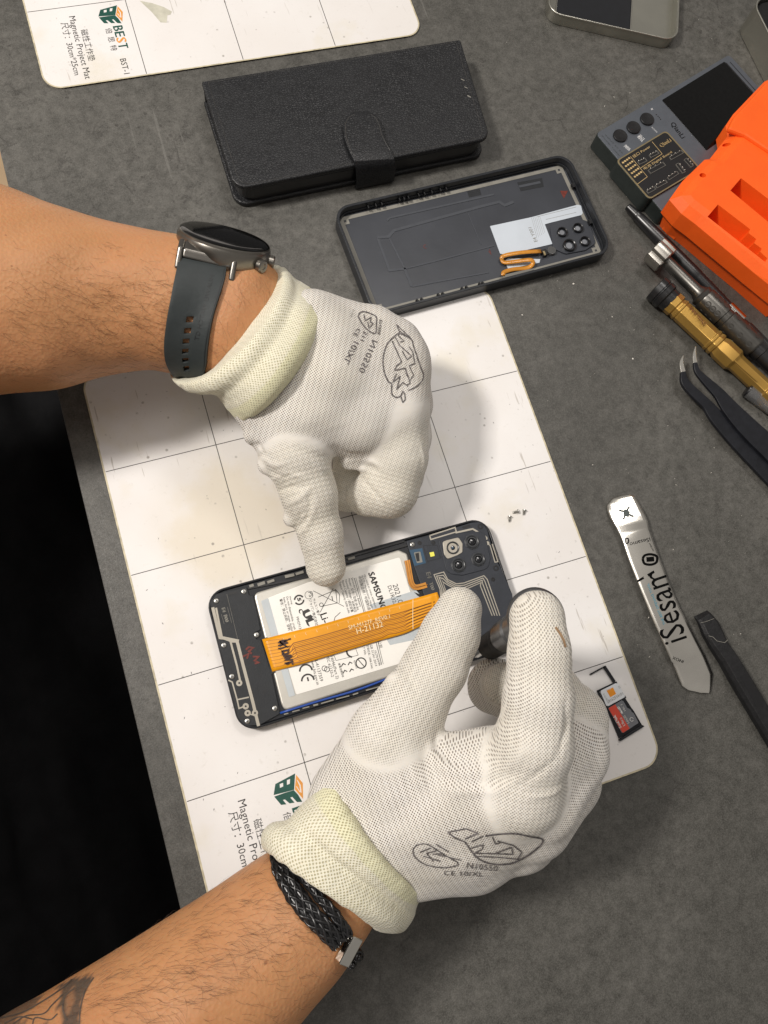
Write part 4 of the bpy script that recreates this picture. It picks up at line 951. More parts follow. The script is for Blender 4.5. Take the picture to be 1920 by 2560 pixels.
strip(mb, U(ZA(365, 1240, 420, 1400), PZ), .05, Zt - .001)
for x, y in ZA(402, 1670, 468, 1908, 488, 1978, 563, 1977):
    c = un(x, y, PZ); lathe(mb, (c[0], c[1], PZ - .01), (c[0], c[1], PZ + 1), [(0, .16), (.028, .16)], 18)
mb.build('antenna_trace', Mm['trace'], bp)
mb = MB()
for x, y in ZA(402, 1670, 468, 1908, 488, 1978, 563, 1977): c = un(x, y, PZ); lathe(mb, (c[0], c[1], PZ), (c[0], c[1], PZ + 1), [(0, .05), (.034, .05)], 12)
for x, y, r0 in ((497, 1052, .10), (660, 1762, .10)): c = un(*ZA(x, y)[0], PZ); lathe(mb, (c[0], c[1], PZ - .02), (c[0], c[1], PZ + 1), [(0, r0), (.028, r0), (.028, r0 * .5), (.005, r0 * .4)], 14)
pp(mb, ZA(292, 748, 375, 728, 380, 748, 298, 772), PZ + .015)
pp(mb, ZA(640, 1210, 690, 1200, 775, 1560, 730, 1580), PZ + .006)
mb.build('recess', Mm['dark'], bp)
mb = MB(); text(mb, 'E4  B00', ZA(222, 905)[0], ZA(262, 1048)[0], PZ + .02, bold=.012)
for pts in (ZA(275, 760, 385, 1215), ZA(218, 965, 248, 1065), ZA(280, 890, 325, 1055)): strip(mb, U(pts, PZ), .012, PZ + .016)
mb.build('printed_text', Mm['gasket'], bp)
mb = MB(); pxs = [ZA(470, 1330, 500, 1300, 545, 1310, 500, 1345, 530, 1370), ZA(440, 1400, 500, 1370, 480, 1420), ZA(540, 1400, 600, 1400, 560, 1440, 600, 1460, 560, 1470), ZA(535, 1390, 570, 1380)]
for q in pxs[:3]: strip(mb, U(q, PZ), .10, PZ + .018)
mb.build('red_mark', Mm['red'], bp)
def screw(x, y, parent, z=PZ, r=.125):
    c = un(x, y, z); mb = MB(); lathe(mb, (c[0], c[1], z - .02), (c[0], c[1], z + 1), [(0, r * 1.25), (.022, r * 1.25), (.024, r * 1.02)], 20, 1)
    lathe(mb, (c[0], c[1], z), (c[0], c[1], z + 1), [(0, r), (.045, r), (.062, r * .75), (.064, 0)], 20)
    a = random.uniform(0, 1.5)
    for k in range(2):
        d = np.array([math.cos(a + k * math.pi / 2), math.sin(a + k * math.pi / 2)]) * r * .6; strip(mb, [c[:2] - d, c[:2] + d], r * .24, z + .068 + k * .001, 1, .01)
    o = mb.build('screw', [Mm['steel'], Mm['dark']], parent, smooth=30); return o
for x, y in ZA(450, 733, 168, 828, 580, 1177, 245, 1283, 327, 1603, 767, 1930, 485, 2060): screw(x, y, ph)
# battery
bt = MB(); batt = rnd(U(ZA(545, 750)[0:1] + Z8(1030, 195, 1075, 215, 1180, 640, 1160, 800) + ZA(865, 1955, 830, 1880), .72), [.3, .2, .2, .1, .3, .3, .1], 4)
prism(bt, batt, .3, .72); b_o = bt.build('battery', Mm['battery'], ph, bevel=.12, bseg=3)
mb = MB(); BZ = .745
pp(mb, ZA(690, 800)[0:1] + ZA(1100, 640)[0:1] + Z8(1035, 235, 1160, 640, 1090, 770) + ZA(985, 1790), BZ, 0, .01, .1)
lab = mb.build('battery_label', Mm['label'], b_o)
mb = MB(); pp(mb, ZA(625, 830, 700, 800, 975, 1795, 912, 1815), BZ + .006, 0, .01, .04); pp(mb, Z8(880, 480, 1120, 405, 1150, 440, 900, 520), BZ + .006, 0, .01); pp(mb, Z8(960, 650, 1150, 590, 1170, 650, 985, 690), BZ + .005, 0, .01)
mb.build_split('grey_tape', Mm['greytape'], b_o)
mb = MB(); T_ = BZ + .012
def bt_(body, a, b, bold=0, h=None): text(mb, body, Z8(*a)[0], Z8(*b)[0], T_, bold=bold, h=h)
bt_('SAMSUNG', (872, 318), (940, 512), .018)
bt_('CELL MADE IN CHINA, ASSEMBLED', (849, 325), (908, 498)); bt_('제조자 / Manufacturer: Ningde', (834, 330), (890, 500)); bt_('中国製造商 / 中国制造', (819, 335), (872, 510))
bt_('Secondary Li-ion Battery', (783, 342), (828, 492)); bt_('Model / 型号 / 型號 EB-BA', (767, 347), (815, 510)); bt_('Nominal Voltage / 标称电压', (751, 352), (802, 520)); bt_('Rated Capacity / 額定容量', (735, 357), (785, 520)); bt_('Typical Capacity 5000 mAh', (720, 362), (768, 525))
bt_('サムスン電子', (584, 450), (612, 540)); bt_('ジャパン株式会社', (564, 455), (600, 590)); bt_('Li-ion', (622, 532), (660, 640), .01); bt_('C', (510, 508), (516, 526), .02); bt_('MH29136', (498, 545), (516, 618))
bt_('Warning:', (462, 437), (474, 480)); bt_('Do not disassemble, crush', (446, 440), (487, 610)); bt_('heat, burn or reuse. Autho', (430, 444), (474, 618)); bt_('警告：禁止拆卸，穿刺', (412, 452), (458, 615))
bt_('UL', (530, 520), (560, 590), .05, .42)
def ba_(body, a, b, bold=0): text(mb, body, ZA(*a)[0], ZA(*b)[0], T_, bold=bold)
ba_('R-41137359', (1172, 1432), (1232, 1655)); ba_('www.bis.gov.in', (1130, 1425), (1195, 1690)); ba_('/IEC 62133-2', (1290, 1390), (1345, 1610)); ba_('S 16046(Part 2)', (1325, 1360), (1395, 1630))
bt_('GB 31241-2014', (880, 690), (908, 800)); bt_('1ICP6/64/86', (903, 720), (928, 798)); bt_('전화번호: 1588-3366', (862, 690), (888, 812)); bt_('7.7 Wh', (840, 690), (852, 740)); bt_('R33475', (795, 772), (808, 812)); bt_('公司', (922, 668), (930, 705)); bt_('廢電池請回收', (716, 785), (738, 858))
text(mb, '2021.05', ZB(338, 755)[0], ZB(408, 985)[0], T_); text(mb, 'DL1R32A', ZB(285, 770)[0], ZB(355, 985)[0], T_)
for pts, w in ((Z8(800, 342, 850, 520), .03), (Z8(808, 340, 857, 518), .02), (Z8(908, 655, 942, 792), .03), (Z8(917, 652, 950, 788), .02), (ZA(1160, 725, 1475, 885), .028), (ZA(1230, 945, 1365, 700), .028),
               (ZA(1210, 790, 1390, 715, 1405, 850, 1245, 885), .028), (ZA(1385, 710, 1430, 760, 1425, 850), .028), (ZA(1350, 780, 1360, 830), .04), (Z8(675, 640, 700, 545, 728, 520), .03), (Z8(690, 730, 705, 770, 820, 742, 800, 690), .02)):
    strip(mb, U(pts, T_), w, T_, 0, .006)
def circ(px, r, w, a0=0, a1=360, n=26):
    c = un(*px, T_); strip(mb, [(c[0] + r * math.cos(math.radians(a)), c[1] + r * math.sin(math.radians(a))) for a in np.linspace(a0, a1, n)], w, T_ + .001, 0, .006)
circ(ZA(1115, 768)[0], .21, .02); circ(ZA(1015, 818)[0], .24, .085, 20, 165); circ(ZA(1015, 818)[0], .24, .085, 200, 345); circ(ZA(1243, 868)[0], .1, .03); circ(Z8(835, 783)[0], .27, .06); circ(Z8(790, 722)[0], .3, .09, 30, 250)
text(mb, 'PS', ZA(1108, 740)[0], ZA(1118, 790)[0], T_); text(mb, '5', ZA(995, 800)[0], ZA(1000, 832)[0], T_, bold=.02, h=.2)
strip(mb, U(Z8(820, 765, 850, 800), T_), .04, T_ + .002)
for k in (0, 1):
    c = un(*ZA(1085, 1545)[0], T_) if k == 0 else un(*ZA(1105, 1645)[0], T_)
    strip(mb, [(c[0] + .32 * math.cos(a), c[1] + .32 * math.sin(a)) for a in np.radians(np.linspace(0, 180, 14)) + math.radians(-10)], .085, T_ + .001)
strip(mb, U(ZA(1100, 1610, 1110, 1650), T_), .08, T_ + .002)
circ(ZA(1275, 1520)[0], .13, .03); circ(ZA(1300, 1530)[0], .13, .03)
for dx, dy in ((-38, -28), (30, -42), (-22, 42), (46, 28)):
    x, y = 1510 + dx, 1520 + dy; strip(mb, U(ZA(x - 24, y + 8, x - 6, y - 22, x + 20, y - 10), T_), .05, T_ + .002)
mb.build('printed_text', Mm['ink'], b_o)
# blue coax, display flex, small flex
mb = MB(); tube(mb, [un(*p, .74) for p in spline([(*ZA(822, 1978)[0], 0), (*ZA(1200, 1860)[0], 0), (*ZA(1600, 1745)[0], 0), (*Z8(1000, 853)[0], 0)], 12) for p in [p[:2]]], .06, 8); mb.build('antenna_cable', Mm['blue'], ph, smooth=180)
fx = MB(); flexo = U(Z8(325, 657, 620, 585, 900, 500, 1168, 430, 1195, 560, 1085, 625, 760, 715, 378, 826), .86)
rowsT = []
topE = spline([(*p, 0) for p in Z8(322, 660, 470, 622, 620, 585, 760, 545, 900, 505, 1040, 468, 1170, 432, 1230, 415)], 40); botE = spline([(*p, 0) for p in Z8(375, 828, 520, 790, 660, 748, 800, 706, 940, 664, 1060, 630, 1150, 590, 1275, 548)], 40)
zz = lambda s: .76 + .14 * min(1, s * 7) - (.05 if s > .93 else 0)
rowsT = [[un(*(topE[i] + (botE[i] - topE[i]) * k / 8)[:2], zz(i / 39)) for k in range(9)] for i in range(40)]
sheet(fx, [r[::-1] for r in rowsT]); fo = fx.build('flex_cable', Mm['flex'], ph, smooth=180); md = fo.modifiers.new('t', 'SOLIDIFY'); md.thickness = .0002; md.offset = 0
mb = MB()
def flexpt(s, k, dz=.018):
    i = min(38, int(s * 39)); f = s * 39 - i; p = (topE[i] + (topE[i + 1] - topE[i]) * f); q = botE[i] + (botE[i + 1] - botE[i]) * f; return un(*(p + (q - p) * k)[:2], zz(s) + dz)
def fline(pts, w): 
    P = []
    for (s0, k0), (s1, k1) in zip(pts, pts[1:]):
        n = max(2, int(abs(s1 - s0) * 30)); P += [(s0 + (s1 - s0) * j / n, k0 + (k1 - k0) * j / n) for j in range(n)]
    P.append(pts[-1]); Q_ = [flexpt(*p) for p in P]
    for a, b in zip(Q_, Q_[1:]):
        d = b - a; nn = np.array([-d[1], d[0], 0]); nn = nn / (np.linalg.norm(nn) or 1) * w / 2; mb.add([a - nn, b - nn, b + nn, a + nn], [(0, 1, 2, 3)])
for j, k in enumerate(np.linspace(.34, .93, 13)):
    s0 = .10 + .02 * (j % 3); kk = k
    fline([(s0, .30 + kk * .65), (.14, kk), (.58, kk), (.62, kk - .05), (.66, kk - .02), (.72, kk - .02)] + ([(.76, kk - .06), (.95, kk - .06)] if j % 2 else [(.95, kk - .03)]), .03 if j % 3 else .055)
for j in range(9): fline([(.01, .08 + j * .10), (.05, .10 + j * .10), (.10, .14 + j * .09)], .02)
mb.build('copper_trace', Mm['flexd'], fo)
mb = MB(); 
def ftext(body, s0, s1, k):
    V, F = text_geo(body); x0, x1 = V[:, 0].min(), V[:, 0].max(); L = np.linalg.norm(flexpt(s1, k) - flexpt(s0, k)); sc_ = L / (x1 - x0)
    wid = np.linalg.norm(flexpt(.5, 0) - flexpt(.5, 1)); mb.add([flexpt(s0 + (s1 - s0) * (q[0] - x0) / (x1 - x0), k - q[1] * sc_ / wid, .026) for q in V], F)
ftext('SM-M127F_REV0.1', .425, .645, .40); ftext('H-21132', .46, .60, .60)
def fl2(pts, w):
    Q_ = [flexpt(*p, .024) for p in pts]
    for a, b in zip(Q_, Q_[1:]):
        d = b - a; nn = np.array([-d[1], d[0], 0]); nn = nn / (np.linalg.norm(nn) or 1) * w / 2; mb.add([a - nn, b - nn, b + nn, a + nn], [(0, 1, 2, 3)])
fl2([(.78, .02), (.78, .5), (.785, .98)], .035)
for j in range(12): s = .10 + j * .055; fl2([(s, .12), (s + .001, .2)], .02)
mb.build('silkscreen_text', Mm['flexl'], fo)
mb = MB(); wr = [ZA(905, 1222, 930, 1218), ZA(800, 1260, 840, 1235, 905, 1225, 860, 1245), ZA(815, 1235, 830, 1260, 890, 1300, 915, 1290, 800, 1320), ZA(800, 1290, 850, 1270, 900, 1255), ZA(835, 1345, 905, 1330, 900, 1365, 845, 1380, 838, 1345, 860, 1372), ZA(850, 1395, 935, 1385), ZA(860, 1415, 945, 1400, 900, 1420, 870, 1435, 950, 1430), ZA(865, 1470, 955, 1448), ZA(880, 1478, 915, 1465), ZA(940, 1470, 955, 1478), ZA(820, 1262, 885, 1240)]
for q in wr:
    P = U(q, .92); strip(mb, P, .085, .945, 0, .006)
mb.build('handwriting', Mm['marker'], fo)
mb = MB(); smx = [un(*p[:2], .80) for p in spline([(*p, 0) for p in ZB(488, 500, 500, 560, 515, 650, 535, 740, 575, 780, 640, 770, 690, 755)], 20)]
strip(mb, smx, .30, .80, 0, .02); so = mb.build('small_flex', Mm['copper'], ph)
mb = MB()
for o_ in (-.07, .07): strip(mb, [(p[0] + o_, p[1]) for p in smx], .03, .812, 0, .006)
mb.build('copper_trace', Mm['flexd'], so)
# top module
tm = MB(); prism(tm, rnd(U(ZB(480, 300, 900, 190, 1150, 110, 1250, 100, 1320, 180, 1400, 480, 1450, 560, 1580, 850, 1640, 1250, 1660, 1400, 1180, 1520, 900, 1500, 760, 1200, 640, 780, 560, 560), PZ), [.1, .05, .1, .4, .4, .1, .1, .1, .2, .4, .2, .2, .1, .1, .1], 3), .62, PZ + .01)
tmo = tm.build('antenna_plate', Mm['plate2'], ph, bevel=.03); TZ = PZ + .022
mb = MB(); pp(mb, ZB(510, 395, 645, 375, 685, 530, 565, 560), TZ, 0, .01); mb.build('circuit_board', Mm['pcb'], tmo)
mb = MB(); pp(mb, ZB(558, 420, 625, 410, 650, 520, 590, 530), TZ + .01, 0, .01, .04); mb.build('sensor', Mm['gasket'], tmo)
mb = MB(); pp(mb, ZB(572, 430, 610, 422, 618, 508, 590, 512), TZ + .02, 0, .01, 0); pp(mb, ZB(560, 830, 640, 860, 655, 900, 600, 870), TZ, 0, .005); pp(mb, ZB(1060, 150, 1140, 128, 1145, 150, 1070, 175), TZ, 0, .01)
for x, y in ZB(617, 322, 760, 318, 1378, 700): c = un(x, y, PZ); lathe(mb, (c[0], c[1], PZ), (c[0], c[1], PZ + 1), [(0, .12), (.03, .12), (.03, .08), (.015, .07)], 16)
for a, b in ((ZB(655, 350, 800, 345), 1), (ZB(800, 345, 832, 480), 1), (ZB(832, 480, 700, 512), 1), (ZB(700, 512, 655, 350), 1), (ZB(830, 470, 1000, 430), 1), (ZB(1085, 410, 1330, 370), 1)): strip(mb, U(a, PZ), .02, TZ + .001, 0, .01)
mb.build('recess', Mm['dark'], tmo)
mb = MB(); pp(mb, ZB(572, 430, 610, 422, 618, 508, 590, 512), TZ + .022, 0, .002) if False else None
pp(mb, ZB(720, 420, 765, 412, 775, 455, 732, 466), TZ + .02, 0, .01, .02); mb.build('flash', Mm['led'], tmo)
screw(*ZB(543, 338)[0], ph, PZ + .01)
for x, y in ZB(1247, 150, 1410, 582):
    c = un(x, y, PZ); mb = MB(); lathe(mb, (c[0], c[1], PZ), (c[0], c[1], PZ + 1), [(0, .16), (.035, .16), (.035, .09), (.0, .08)], 20); mb.build('screw_hole', Mm['dark'], tmo, smooth=30)
mb = MB(); text(mb, 'E4', ZB(685, 632)[0], ZB(702, 690)[0], TZ + .004, bold=.01); text(mb, 'T00', ZB(718, 735)[0], ZB(742, 812)[0], TZ + .004, bold=.01); mb.build('printed_text', Mm['gasket'], tmo)
mb = MB(); TT = TZ + .004
strip(mb, U(ZB(722, 245, 735, 285, 1000, 205, 985, 160, 722, 245), TT), .07, TT, 0, .012); strip(mb, U(ZB(990, 215, 1170, 175, 1300, 255), TT), .10, TT + .002, 0, .012)
strip(mb, U(ZB(1330, 330, 1350, 350, 1400, 520, 1430, 515, 1370, 330), TT), .055, TT, 0, .012)
for x, y in ZB(1303, 272, 1322, 323): c = un(x, y, TT); lathe(mb, (c[0], c[1], TZ - .01), (c[0], c[1], TZ + 1), [(0, .11), (.018, .11)], 16)
base_ = [(770, 640, 870, 620, 905, 690, 980, 740, 1080, 735, 1290, 655, 1320, 690, 1440, 1070)]
for k in range(4):
    o_ = k * 24
    strip(mb, U(ZB(905 - (o_ * .2) - 60, 1000, 830 + o_ * .75, 800, 768 + o_ * 1.1, 650 + o_ * .6, 868 - o_ * .15, 622 + o_ * 1.4, 910, 700 + o_ * .8, 1000, 745 + o_ * .8, 1080, 735 + o_, 1285 - o_ * .4, 660 + o_, 1320 - o_, 700 + o_ * .9, 1435 - o_ * 1.15, 1030, 1450 - o_ * 1.1, 1075), TT), .052, TT, 0, .012)
strip(mb, U(ZB(1190, 1490, 1470, 1400), TT), .22, TT, 0, .012); strip(mb, U(ZB(1330, 1420, 1460, 1375), TT), .1, TT, 0, .012)
mb.build('antenna_trace', Mm['trace'], tmo)
mb = MB(); prism(mb, rnd(U(ZB(808, 290, 1060, 215, 1290, 200, 1350, 480, 1330, 590, 1060, 660, 900, 640), PZ), [.2, .2, .4, .6, .6, .5, .5], 5), PZ - .02, PZ + .06); isl = mb.build('camera_island', Mm['plate2'], tmo, bevel=.03)
def cam_lens(px, r, square=False):
    c = un(*px, PZ + .1); z0 = PZ + .05; mb = MB()
    if square:
        prism(mb, rnd(U(ZB(855, 310, 905, 292, 1020, 265, 1062, 330, 1060, 420, 1010, 450, 905, 490, 870, 440), z0), .12, 3), z0 - .02, z0 + .06); ho = mb.build('camera_lens', Mm['trace'], isl, bevel=.02)
    else:
        sc8 = [(c[0] + r * (1.12 + .07 * (k % 2)) * math.cos(2 * math.pi * k / 16), c[1] + r * (1.12 + .07 * (k % 2)) * math.sin(2 * math.pi * k / 16)) for k in range(16)]
        prism(mb, sc8, z0 - .02, z0 + .05); ho = mb.build('camera_lens', Mm['lensring'], isl, bevel=.02)
    mb = MB(); lathe(mb, (c[0], c[1], z0), (c[0], c[1], z0 + 1), [(0, r), (.10, r), (.12, r * .92), (.10, r * .8), (.04, r * .72), (.05, r * .6), (.05, r * .45), (.02, r * .4)], 32, 0)
    lathe(mb, (c[0], c[1], z0 + .02), (c[0], c[1], z0 + 1), [(0, r * .45), (.035, r * .42), (.05, r * .25), (.055, 0)], 24, 1)
    lathe(mb, (c[0], c[1], z0 + .05), (c[0], c[1], z0 + 1), [(0, r * .16), (.03, r * .14), (.034, 0)], 16, 2 if not square else 3)
    # built inside the ring mesh so the lens keeps one name
    mb.build('barrel', [Mm['lensring'], Mm['lens'], Mm['dark'], Mm['pcb']], isl, smooth=30)
cam_lens(ZB(962, 372)[0], .36, True); cam_lens(ZB(1162, 308)[0], .38); cam_lens(ZB(1022, 548)[0], .37); cam_lens(ZB(1228, 490)[0], .35)

# ================================================================== DRIVER IN THE RIGHT HAND
DA = un(1188, 1640, .95); DB = un(1342, 1540, 10.2); dl = np.linalg.norm(DB - DA)
dr = empty('precision_screwdriver', DA - np.array([0, 0, .1]), 'dark grey precision screwdriver held upright in the right hand', 'screwdriver')
mb = MB(); lathe(mb, DA, DB, [(0, .05), (.35, .09), (.4, .16), (2.0, .17), (2.05, .26)], 20); mb.build('bit', Mm['steel'], dr, smooth=30)
mb = MB(); pf = [(2.0, .28), (2.3, .5), (2.6, .6)]
for k in range(10): pf += [(2.7 + k * .16, .68), (2.78 + k * .16, .62)]
pf += [(4.4, .72), (4.5, .6), (5.0, .6), (5.1, .78), (6.6, .8), (6.7, .68), (6.85, .68), (6.95, .78), (8.6, .76), (8.7, .48), (dl - .5, .46)]
lathe(mb, DA, DB, pf, 32); mb.build('handle', Mm['sdk'], dr, smooth=35)
mb = MB(); lathe(mb, DA, DB, [(dl - .55, .9), (dl - .5, 1.2), (dl - .1, 1.28), (dl + .12, 1.26), (dl + .2, 1.15), (dl + .2, 0)], 40); mb.build('swivel_cap', Mm['sdk'], dr, smooth=30)

# ================================================================== BLACK WALLET CASE
wcx = empty('wallet_case', (19.8, 12.5, -.12), 'closed black leather phone wallet case with magnetic strap, between mat and rear housing', 'phone case')
CT = [un(*p, 1.85)[:2] for p in Z2(48, 296, 1392, 78, 1548, 590, 222, 858)]
def shift(P, d): c = np.mean(P, axis=0); return [p + (c - p) / np.linalg.norm(c - p) * d for p in P]
mb = MB(); prism(mb, rnd(CT, [.12, .15, .75, .85], 6), 1.5, 1.85); fc = mb.build('front_cover', Mm['leather'], wcx, bevel=.16, bseg=5)
mb = MB(); prism(mb, rnd([p for p in CT], [.12, .15, .75, .85], 6), -.1, .26); mb.build('back_cover', Mm['leather'], wcx, bevel=.12, bseg=4)
mb = MB(); ins_ = shift(CT, .38); prism(mb, rnd(ins_, [.1, .1, .9, .9], 6), .26, .52); mb.build('lining', Mm['blackmetal'], wcx)
mb = MB(); ins_ = shift(CT, .28); prism(mb, rnd(ins_, [.1, .1, .9, .9], 6), .50, 1.42, 0); mb.build('phone_tray', Mm['blackmetal'], wcx, bevel=.12, bseg=3)
mb = MB(); a, b = CT[0], CT[1]; yy = (b - a) / np.linalg.norm(b - a); nn = np.array([-yy[1], yy[0]])
pr = []
for k in range(9): q = math.pi * k / 8; pr.append((.12 * math.sin(q) , .875 - .95 * math.cos(q)))
rows = [[(*(a + yy * (.1) + nn * (d - .06)), z) for d, z in pr], [(*(b - yy * (.1) + nn * (d - .06)), z) for d, z in pr]]
sheet(mb, rows); o = mb.build('spine', Mm['leather'], wcx, smooth=60); md = o.modifiers.new('t', 'SOLIDIFY'); md.thickness = .002
mb = MB()  # raised seam running round the front cover
seam = rnd(shift(CT, .42), [.1, .1, .6, .65], 6); tube(mb, [(p[0], p[1], 1.846) for p in seam], .016, 6, closed=True); mb.build('seam', Mm['edgehighlight'], fc, smooth=180)
mb = MB(); 
tr = [((897, 286), (915, 285), 1.90), ((880, 289), (930, 289), 1.93), ((866, 297), (942, 298), 1.96), ((857, 315), (952, 316), 1.98), ((859, 345), (958, 345), 1.98), ((866, 368), (966, 364), 1.99), ((876, 390), (976, 382), 1.99), ((884, 404), (984, 396), 1.93), ((888, 414), (987, 404), 1.7), ((889, 430), (987, 418), 1.2), ((890, 448), (985, 433), .6), ((889, 462), (982, 444), .2), ((886, 466), (979, 447), .0)]
rows = []
for A_, B_, z in tr:
    a_, b_ = un(*A_, z), un(*B_, z); rows.append([a_ + (b_ - a_) * k / 6 for k in range(7)])
R2 = np.array(rows); RS = []
for i in range(len(rows) - 1):
    for k in range(3): RS.append(list(R2[i] + (R2[i + 1] - R2[i]) * k / 3))
RS.append(list(R2[-1])); sheet(mb, [r[::-1] for r in RS]); o = mb.build('closure_strap', Mm['leather'], wcx, smooth=50)
md = o.modifiers.new('t', 'SOLIDIFY'); md.thickness = .0022; md.offset = 1; md = o.modifiers.new('b', 'BEVEL'); md.width = .0007; md.segments = 3
RA_ = np.array(rows); edge_ = [RA_[i, 0] + np.array([0, 0, .21]) for i in range(7, -1, -1)] + [RA_[0, k] + np.array([0, 0, .21]) for k in range(1, 6)] + [RA_[i, 6] + np.array([0, 0, .21]) for i in range(0, 8)]
ec_ = np.mean(edge_, axis=0); edge_ = [p + (ec_ - p) / np.linalg.norm(ec_ - p) * .14 for p in edge_]
mb = MB(); tube(mb, edge_, .03, 6); mb.build('seam', Mm['edgehighlight'], wcx, smooth=180)
mb = MB(); strip(mb, U(Z2(1395, 285, 1412, 293), 1.86), .06, 1.862); strip(mb, U(Z2(1412, 325, 1428, 333), 1.86), .05, 1.862); strip(mb, U(Z2(1428, 370, 1445, 380), 1.86), .08, 1.862); mb.build_split('worn_spot', Mm['gasket'], fc)

# ================================================================== PHONE REAR HOUSING
rh = empty('rear_housing', (25.2, 3.5, -.12), 'detached dark phone rear housing lying inside up with loose orange flex', 'phone housing')
RC = (25.18, 3.36); RA = math.radians(2.6); o1 = rrect(*RC, 16.4, 7.55, RA, 1.05, 8); i1 = rrect(*RC, 16.05, 7.2, RA, .9, 8); i2 = rrect(*RC, 15.92, 7.07, RA, .85, 8)
mb = MB(); prism(mb, o1, -.08, .06); ringp(mb, o1, i1, .0, .86); ringp(mb, i1, i2, .0, .42); rim = mb.build('rim', Mm['rearrim'], rh, bevel=.05)
fz = .20; mb = MB(); prism(mb, rrect(*RC, 15.88, 7.03, RA, .8, 8), .0, fz); fl = mb.build('inner_panel', Mm['rear'], rh)
def rl(x, y): c, s = math.cos(RA), math.sin(RA); return (RC[0] + c * x - s * y, RC[1] + s * x + c * y)
mb = MB()
g = [rl(-7.72, -3.3), rl(7.68, -3.3), rl(7.68, 3.3), rl(-7.72, 3.3)]; strip(mb, g, .24, fz + .015, 0, .02, True)
for sx, sy in ((-7.72, -3.3), (7.68, -3.3), (7.68, 3.3), (-7.72, 3.3)):
    cx, cy = sx - math.copysign(.35, sx), sy - math.copysign(.35, sy); strip(mb, [rl(cx + math.copysign(.35, sx), cy), rl(cx, cy), rl(cx, cy + math.copysign(.35, sy))], .16, fz + .018, 0, .02)
mb.build('gasket_line', Mm['gasket'], fl)
mb = MB(); FZ = fz + .03
for pts, w in ((Z4(330, 430, 345, 415, 930, 283), .14), (Z4(275, 525, 340, 520, 370, 485, 860, 350, 960, 325, 990, 345, 1040, 325), .2), (Z4(280, 530, 345, 710, 430, 700, 470, 800), .16), (Z4(345, 530, 430, 700, 590, 660, 930, 570), .1), (Z4(470, 800, 600, 775, 900, 720), .1), (Z4(785, 390, 858, 565), .05), (Z4(1070, 240, 1190, 215), .18)):
    strip(mb, U(pts, fz), w, FZ, 0, .04)
mb.build_split('moulded_rib', Mm['rib2'], fl, bevel=.01)
mb = MB(); pp(mb, Z4(780, 265, 850, 250, 860, 285, 790, 300), fz + .006, 0, .005); pp(mb, Z4(1060, 215, 1200, 190, 1210, 240, 1080, 265), fz + .006, 0, .005); mb.build_split('matte_pad', Mm['plate'], fl)
mb = MB(); pp(mb, Z4(908, 460, 1140, 410, 1400, 340, 1418, 345, 1428, 388, 1420, 398, 1250, 440, 1215, 450, 1258, 560, 1000, 620, 965, 615), fz + .035, 0, .02, .05); pp(mb, Z4(990, 655, 1010, 640, 1190, 645, 1185, 665, 1010, 700), fz + .03, 0, .02); ash = mb.build('antenna_sheet', Mm['antsheet'], fl)
mb = MB(); text(mb, 'E4 Y001', Z4(1175, 545)[0], Z4(1140, 465)[0], fz + .042)
for y in range(6): strip(mb, U(Z4(1140 + y * 9, 415 - y * 2, 1170 + y * 9, 530 - y * 6), fz), .01, fz + .042, 0, .004)
strip(mb, U(Z4(1170, 410, 1390, 355), fz), .02, fz + .042); strip(mb, U(Z4(1220, 425, 1390, 385), fz), .02, fz + .042); mb.build('fine_print', Mm['gasket'], ash)
mb = MB(); prism(mb, rnd(U(Z4(1240, 460, 1400, 420, 1460, 440, 1500, 560, 1440, 600, 1330, 620, 1260, 590), fz), .3, 4), fz - .02, fz + .1); ci = mb.build('camera_frame', Mm['rear'], fl, bevel=.03)
for k, (x, y) in enumerate(Z4(1310, 498, 1398, 475, 1350, 572, 1437, 550)):
    c = un(x, y, fz + .1); mb = MB(); r0 = .42 if k == 2 else .33
    lathe(mb, (c[0], c[1], fz), (c[0], c[1], fz + 1), [(.0, r0), (.28, r0), (.30, r0 * .92), (.27, r0 * .82), (-.10, r0 * .72)], 28, 0)
    lathe(mb, (c[0], c[1], fz + .12), (c[0], c[1], fz + 1), [(0, r0 * .5), (.02, r0 * .5), (.025, r0 * .1)], 24, 1); mb.build('lens_hole', [Mm['blackmetal'], Mm['holeglass']], ci, smooth=30)
mb = MB()
fxp = [[un(*p[:2], .48) for p in spline([(*p, 0) for p in Z4(1195, 600, 1080, 612, 985, 628, 978, 645, 1000, 660, 1090, 655, 1140, 655, 1148, 672, 1120, 688, 1040, 700, 985, 722, 980, 740)], 44)]]
F_ = fxp[0]; ribb = []
rowsA = []
for i, p in enumerate(F_):
    d = F_[min(i + 1, 43)] - F_[max(i - 1, 0)]; nn = np.array([-d[1], d[0], 0]); nn /= np.linalg.norm(nn); hgt = .10 * math.sin(i * .35)
    rowsA.append([p + nn * .13 + np.array([0, 0, hgt]), p + np.array([0, 0, hgt]), p - nn * .13 + np.array([0, 0, hgt])])
sheet(mb, rowsA); o = mb.build('fingerprint_flex', Mm['copper'], rh, smooth=60); md = o.modifiers.new('t', 'SOLIDIFY'); md.thickness = .0003
mb = MB(); c = un(*Z4(1212, 612)[0], .35); X3 = (np.array([math.cos(RA), math.sin(RA), 0]), np.array([-math.sin(RA), math.cos(RA), 0]), np.array([0, 0, 1.])); box(mb, c, X3, (.3, .42, .3)); mb.build('connector', Mm['blackmetal'], rh, bevel=.03)
mb = MB(); c = un(*Z4(1212, 612)[0], .52); box(mb, c, X3, (.12, .3, .06)); mb.build('contact', Mm['gold'], rh)
